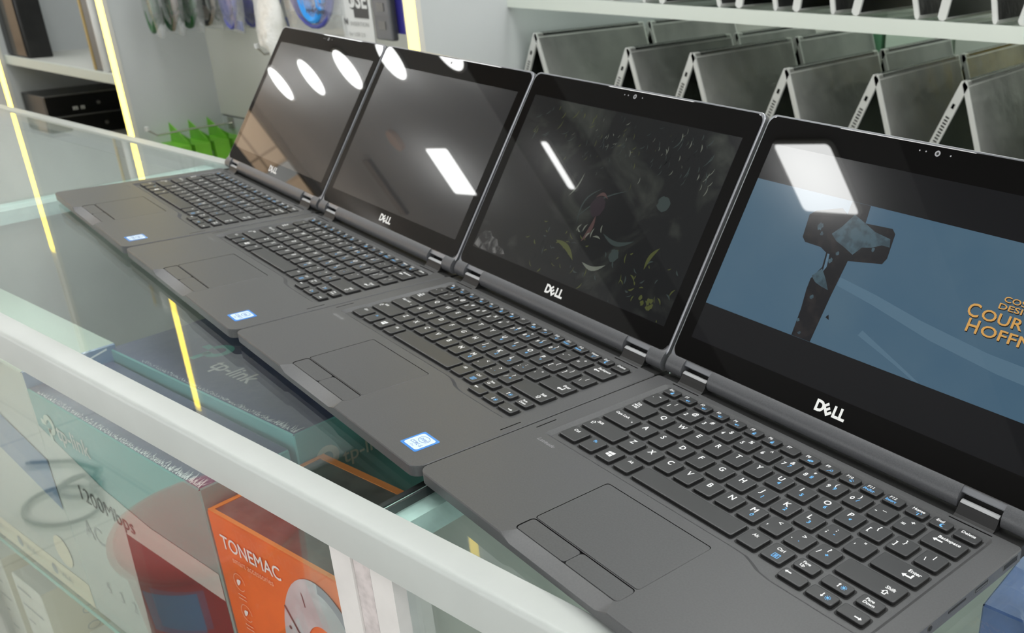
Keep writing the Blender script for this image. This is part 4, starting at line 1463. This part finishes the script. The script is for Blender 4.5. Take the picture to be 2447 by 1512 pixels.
# ------------------------------------------------------------------ hooks and packages
def hook(x, z, l, label, y1=1.098):
    t = thing('peg_hook', label, 'hook', (x, y1, z), group='metal peg hooks')
    MB().tube([(0, 0, 0), (0, -l * .55, .0), (0, -l * .90, -.003), (0, -l, .014)], .0028, 'hook_metal', 8).build('rod', t)
    MB().cyl((0, -l, .012), .0055, .010, 'card_white', 12).build('tip', t)
    MB().box((-.012, -.003, -.016), (.012, 0, .016), 'hook_metal').build('plate', t)
    return t


hook(-2.192, .779, .225, 'low peg hook carrying the green boxes')
hook(-1.735, 1.010, .150, 'empty peg hook beside the farthest laptop screen')
for i, (x, z) in enumerate(((-2.06, 1.300), (-1.86, 1.300), (-1.70, 1.310), (-1.47, 1.320), (-1.30, 1.330), (-1.16, 1.330))):
    hook(x, z, .17, 'peg hook above the hanging %s' % ['green cable bags', 'dark blue cable bags', 'white bag', 'sky blue cable bag', 'printed white card', 'indigo card'][i])

lb4 = ['front', 'second', 'third', 'last']
for i in range(4):
    y = .905 + i * .052
    t = thing('green_box', '%s bright green box hanging on the low peg hook by its raised tab' % lb4[i], 'box', (-2.245, y, .665), math.radians(2), 'green boxes on the low peg hook')
    b = MB()
    b.box((0, 0, 0), (.105, .042, .082), 'lime_card')
    b.build('carton', t)
    b = MB()
    b.add([(0, .042, .082), (.105, .042, .082), (.105, .044, .098), (.06, .046, .108), (.0, .046, .138)], [(0, 1, 2, 3, 4), (4, 3, 2, 1, 0)], 'lime_card')
    b.build('hang_tab', t)
    b = MB()
    b.add([(.002, -.0006, .002), (.103, -.0006, .002), (.103, -.0006, .010), (.002, -.0006, .010)], [(0, 1, 2, 3)], 'gold_strip')
    b.add([(.060, -.0006, .018), (.092, -.0006, .018), (.092, -.0006, .056), (.060, -.0006, .056)], [(0, 1, 2, 3)], 'box_mint')
    b.text('USB', .016, 'lime_dark', FR(.062, .032, -.0010))
    b.build('front_print', t)


def cable_bag(label, x, y, zb, w, h, cables, group, card=None, rz=0.0, word=None):
    t = thing('cable_package', label, 'package', (x, y, zb), rz, group)
    b = MB()
    rings = []
    for k in range(7):
        u = k / 6
        d = .004 + .010 * math.sin(PI * min(1, u * 1.25)) ** .6 if u < .8 else .004
        rings.append([(px, py, u * h) for px, py in rrect(-w / 2, -d, w / 2, d, d * .9, 2)])
    b.loft(rings, 'clear_bag')
    b.build('bag', t, smooth=70)
    for j, (m, r, cz, th) in enumerate(cables):
        c = MB()
        for q in range(6):
            rr_ = r * (1 - .09 * q)
            pts = [(rr_ * math.cos(a) * (1 + .04 * math.sin(3 * a + q)), (q - 2.5) * th * .6, cz + rr_ * 1.25 * math.sin(a)) for a in [2 * PI * i / 26 for i in range(26)]]
            c.tube(pts, th, m, 6, closed=True)
        c.build('coiled_cable', t)
    if card:
        b = MB()
        b.box((-w * .46, -.0015, card[1] * h), (w * .46, .0015, card[2] * h), card[0])
        if word:
            b.text(word, .015, 'ink_dark', frame((-w * .05, -.0165, card[1] * h + .002), (1, 0, 0), (0, 0, 1)), bold=.02, shear=.2)
        b.build('card', t)
    return t


for i in range(5):
    cable_bag('%s bag of coiled green and black cable in the hanging row at the upper left' % ['front', 'second', 'third', 'fourth', 'rearmost'][i], -2.09 + .012 * i, .905 + .038 * i, 1.030 + .004 * i, .13, .24,
              [(('cable_tan' if i % 2 else 'cable_green'), .050, .072, .0046), ('cable_green' if i != 3 else 'cable_black', .040, .060, .005)], 'bags of green cable', rz=math.radians(-16 + 5 * i))
for i in range(3):
    cable_bag('%s bag of dark blue cable hanging right of the green cable bags' % ['front', 'middle', 'rear'][i], -1.82 + .02 * i, .95 + .04 * i, 1.055 + .003 * i, .15, .25, [('cable_blue', .055, .075, .0035), ('cable_blue', .040, .085, .003)],
              'bags of dark blue cable', card=('card_blue', .02, .10), rz=math.radians(-14 + 4 * i))
t = thing('white_bag', 'crumpled white plastic bag hanging left of the sky blue cable', 'bag', (-1.655, .945, 1.025), math.radians(-8))
b = MB()
rings = []
rnd = random.Random(21)
for k in range(10):
    u = k / 9
    w = .052 + .012 * math.sin(u * 5) + .010 * u
    d = .016 + .008 * math.sin(u * 7 + 1)
    rings.append([(w * math.cos(a) * (1 + .10 * math.sin(3 * a + k)), d * math.sin(a) * (1 + .25 * math.sin(5 * a + 2 * k)), u * .26 + .012 * math.sin(2 * a + k)) for a in [2 * PI * i / 22 for i in range(22)]])
b.loft(rings, 'bag_white')
b.build('bag', t, smooth=70)
cable_bag('clear bag of bright sky blue cable with a dark blue loop, behind the farthest laptop', -1.455, .93, 1.075, .20, .24,
          [('cable_sky', .040, .074, .0060), ('cable_sky', .024, .056, .0056), ('cable_blue', .085, .118, .0045)], 'hanging cable bag with lettering', card=('clear_bag', .16, .36), word='High Spee')
t = thing('adapter_card', 'white printed blister card reading USE hanging beside the sky blue cable', 'package', (-1.318, .93, 1.052))
MB().box((-.050, 0, 0), (.050, .003, .26), 'card_white').build('backing_card', t)
b = MB()
b.box((-.006, -.0012, .060), (.040, 0, .12), 'ink_dark')
b.text('USE', .046, 'ink_dark', FR(-.022, .078, -.0010), bold=.05, width=.064)
b.text('USE', .046, 'card_white', FR(-.024, .080, -.0016), bold=.03, width=.064)
b.text('INSERTION', .012, 'ink_grey', FR(-.022, .044, -.0012))
b.text('for USB 2.0', .011, 'ink_grey', FR(-.030, .024, -.0012))
b.text('hot plug in', .010, 'ink_grey', FR(-.030, .010, -.0012))
b.text('N', .016, 'ink_dark', FR(-.042, .046, -.0012), bold=.03)
b.build('front_print', t)
t = thing('adapter_card', 'dark slate blister card between the white printed card and the indigo card', 'package', (-1.228, .922, 1.075), math.radians(-4))
MB().rbox((-.030, 0, 0), (.030, .016, .26), .006, 'card_slate').build('blister', t)
b = MB()
for k in range(7):
    b.box((-.012, -.0012, .020 + .034 * k), (.012, 0, .036 + .034 * k), 'pc_grey')
b.build('front_print', t)
t = thing('adapter_card', 'indigo blue card hanging just right of the slate blister card', 'package', (-1.176, .936, 1.088), math.radians(-5))
MB().box((-.028, 0, 0), (.028, .003, .26), 'card_indigo').build('backing_card', t)
t = thing('adapter_card', 'white card with a round blue badge hanging beside the right light strip', 'package', (-1.128, .93, 1.065))
MB().box((-.032, 0, 0), (.032, .003, .27), 'card_white').build('backing_card', t)
b = MB()
b.poly(circle(.004, .118, .018, n=24), 'card_blue', FR(0, 0, -.0008))
b.text('9', .026, 'card_white', FR(-.004, .109, -.0012), bold=.02)
for k in range(7):
    b.add([(-.018, -.0008, .022 + .011 * k), (.020, -.0008, .022 + .011 * k), (.020, -.0008, .025 + .011 * k), (-.018, -.0008, .025 + .011 * k)], [(0, 1, 2, 3)], 'ink_grey')
b.build('front_print', t)

# ------------------------------------------------------------------ shelves of folded laptops at the right
YS = 1.08
zs2 = 1.1385
for z, lb in ((zs2, 'upper glass display shelf with a white front edge, carrying the wrapped laptops'), (.878, 'lower glass display shelf with a white front edge, carrying the tented laptops')):
    t = thing('display_shelf', lb, 'shelf', (-1.040, YS, z))
    MB().box((0, .010, .011), (3.2, .78, .0192), 'glass_board').build('board', t)
    MB().box((0, 0, -.001), (3.2, .010, .022), 'shelf_white').build('front_edge', t)


def tent(name, label, group, x, y, z, hgt, aL, aR, L=.335, cover='tent_cover', yaw=0.0):
    """a laptop folded open into an inverted V; ridge along Y, front edge at y"""
    t = thing(name, label, 'laptop', (x, y, z), yaw, group)
    e = .004

    def slab(sgn, ang, th, m_out, m_in, length):
        # local: u down the leg from the ridge, w = thickness towards inside
        d = Vector((sgn * math.sin(ang), 0, -math.cos(ang)))
        nrm = Vector((-sgn * math.cos(ang), 0, -math.sin(ang)))
        top = Vector((sgn * .0035, 0, hgt))
        b = MB()
        r = .004

        def P(u, w, yy):
            return tuple(top + d * u + nrm * w + Vector((0, yy, 0)))
        prof = [(0, th * .35), (.0015, 0.0), (length - r, 0), (length, th * .3), (length, th * .75), (length - r, th), (.004, th)]
        b.loft([[P(u, w, 0) for u, w in prof], [P(u, w, L) for u, w in prof]], 'silver_edge')
        # covers laid on both faces, and the rim stays silver
        b.add([P(.003, -.0004, .004), P(length - .005, -.0004, .004), P(length - .005, -.0004, L - .004), P(.003, -.0004, L - .004)], [(0, 1, 2, 3), (3, 2, 1, 0)], m_out)
        b.add([P(.006, th + .0004, .004), P(length - .006, th + .0004, .004), P(length - .006, th + .0004, L - .004), P(.006, th + .0004, L - .004)], [(0, 1, 2, 3), (3, 2, 1, 0)], m_in)
        return b, P
    leg = (hgt - .0035) / math.cos(aL) - .0055 * math.tan(aL)
    b, P = slab(-1, aL, .0135, cover, 'tent_inside', leg)
    base = b.build('base', t)
    v = MB()
    for k in range(23):
        u = .058 + k * .0052
        v.add([P(u, .004, -.0005), P(u + .0022, .004, -.0005), P(u + .0022, .0105, -.0005), P(u, .0105, -.0005)], [(0, 1, 2, 3), (3, 2, 1, 0)], 'slot_dark')
    v.build('vent', t)
    v = MB()
    v.add([P(.036, .0045, -.0005), P(.044, .0045, -.0005), P(.044, .009, -.0005), P(.036, .009, -.0005)], [(0, 1, 2, 3), (3, 2, 1, 0)], 'slot_dark')
    v.build('lock_slot', t)
    leg = (hgt - .003) / math.cos(aR) - .003 * math.tan(aR)
    b, P = slab(1, aR, .0075, cover, 'tent_inside', leg)
    b.build('lid', t)
    MB().cyl((0, .018, hgt - .006), .006, L - .036, 'tent_inside', 12, axis='y').build('hinge', t)
    return t


zl = .878 + .0194
apx = [(-.985, 1.092), (-.747, 1.081), (-.597, 1.083), (-.402, 1.072), (-.237, 1.076), (-.090, 1.079), (.085, 1.080)]
ords = ['first', 'second', 'third', 'fourth', 'fifth', 'sixth', 'seventh']
for row, y0, L_, dx, gname in ((0, 1.095, .335, 0, 'front'), (1, 1.450, .33, .004, 'rear')):
    for i, (x, za) in enumerate(apx):
        lb = ('%s silver-edged tented laptop from the left, front row of the lower back shelf' if row == 0 else '%s tented laptop from the left, rear row behind the silver-edged front row') % ords[i]
        tent('tented_laptop', lb, 'silver tented laptops, %s row' % gname, x + dx, y0, zl, za - zl, math.radians(23.5), math.radians(18), L=L_)
zu = zs2 + .0194
vx = [-.800, -.684, -.519, -.407, -.300, -.156, -.035, .115, .25]
for i in range(len(vx) - 1):
    xa, xb = vx[i] + .011, vx[i + 1] - .011
    w = (xb - xa) / 2
    a = math.asin(min(.6, (w - .006) / .236))
    tent('wrapped_laptop', '%s plastic-wrapped laptop from the left on the upper back shelf, only its feet in view' % (ords + ['eighth'])[i], 'wrapped laptops on the upper shelf', (xa + xb) / 2, 1.093, zu,
         .236 * math.cos(a) + .002, a, a, cover='tent_cover_dark')
# boxes at the rear of the lower shelf
for nm, lb, x, w, h, m in (('small_box', 'dark green box at the rear of the lower back shelf', -.625, .06, .225, 'box_green'), ('small_box', 'pale mint box at the rear of the lower back shelf', -.555, .16, .222, 'box_mint'),
                           ('small_box', 'white box at the rear of the lower back shelf', -.385, .17, .215, 'white_card'), ('small_box', 'yellow box at the rear of the lower back shelf', -.205, .12, .215, 'box_yellow')):
    carton(nm, lb, 'box', (x, 1.79, zl), (w, .06, h), m)
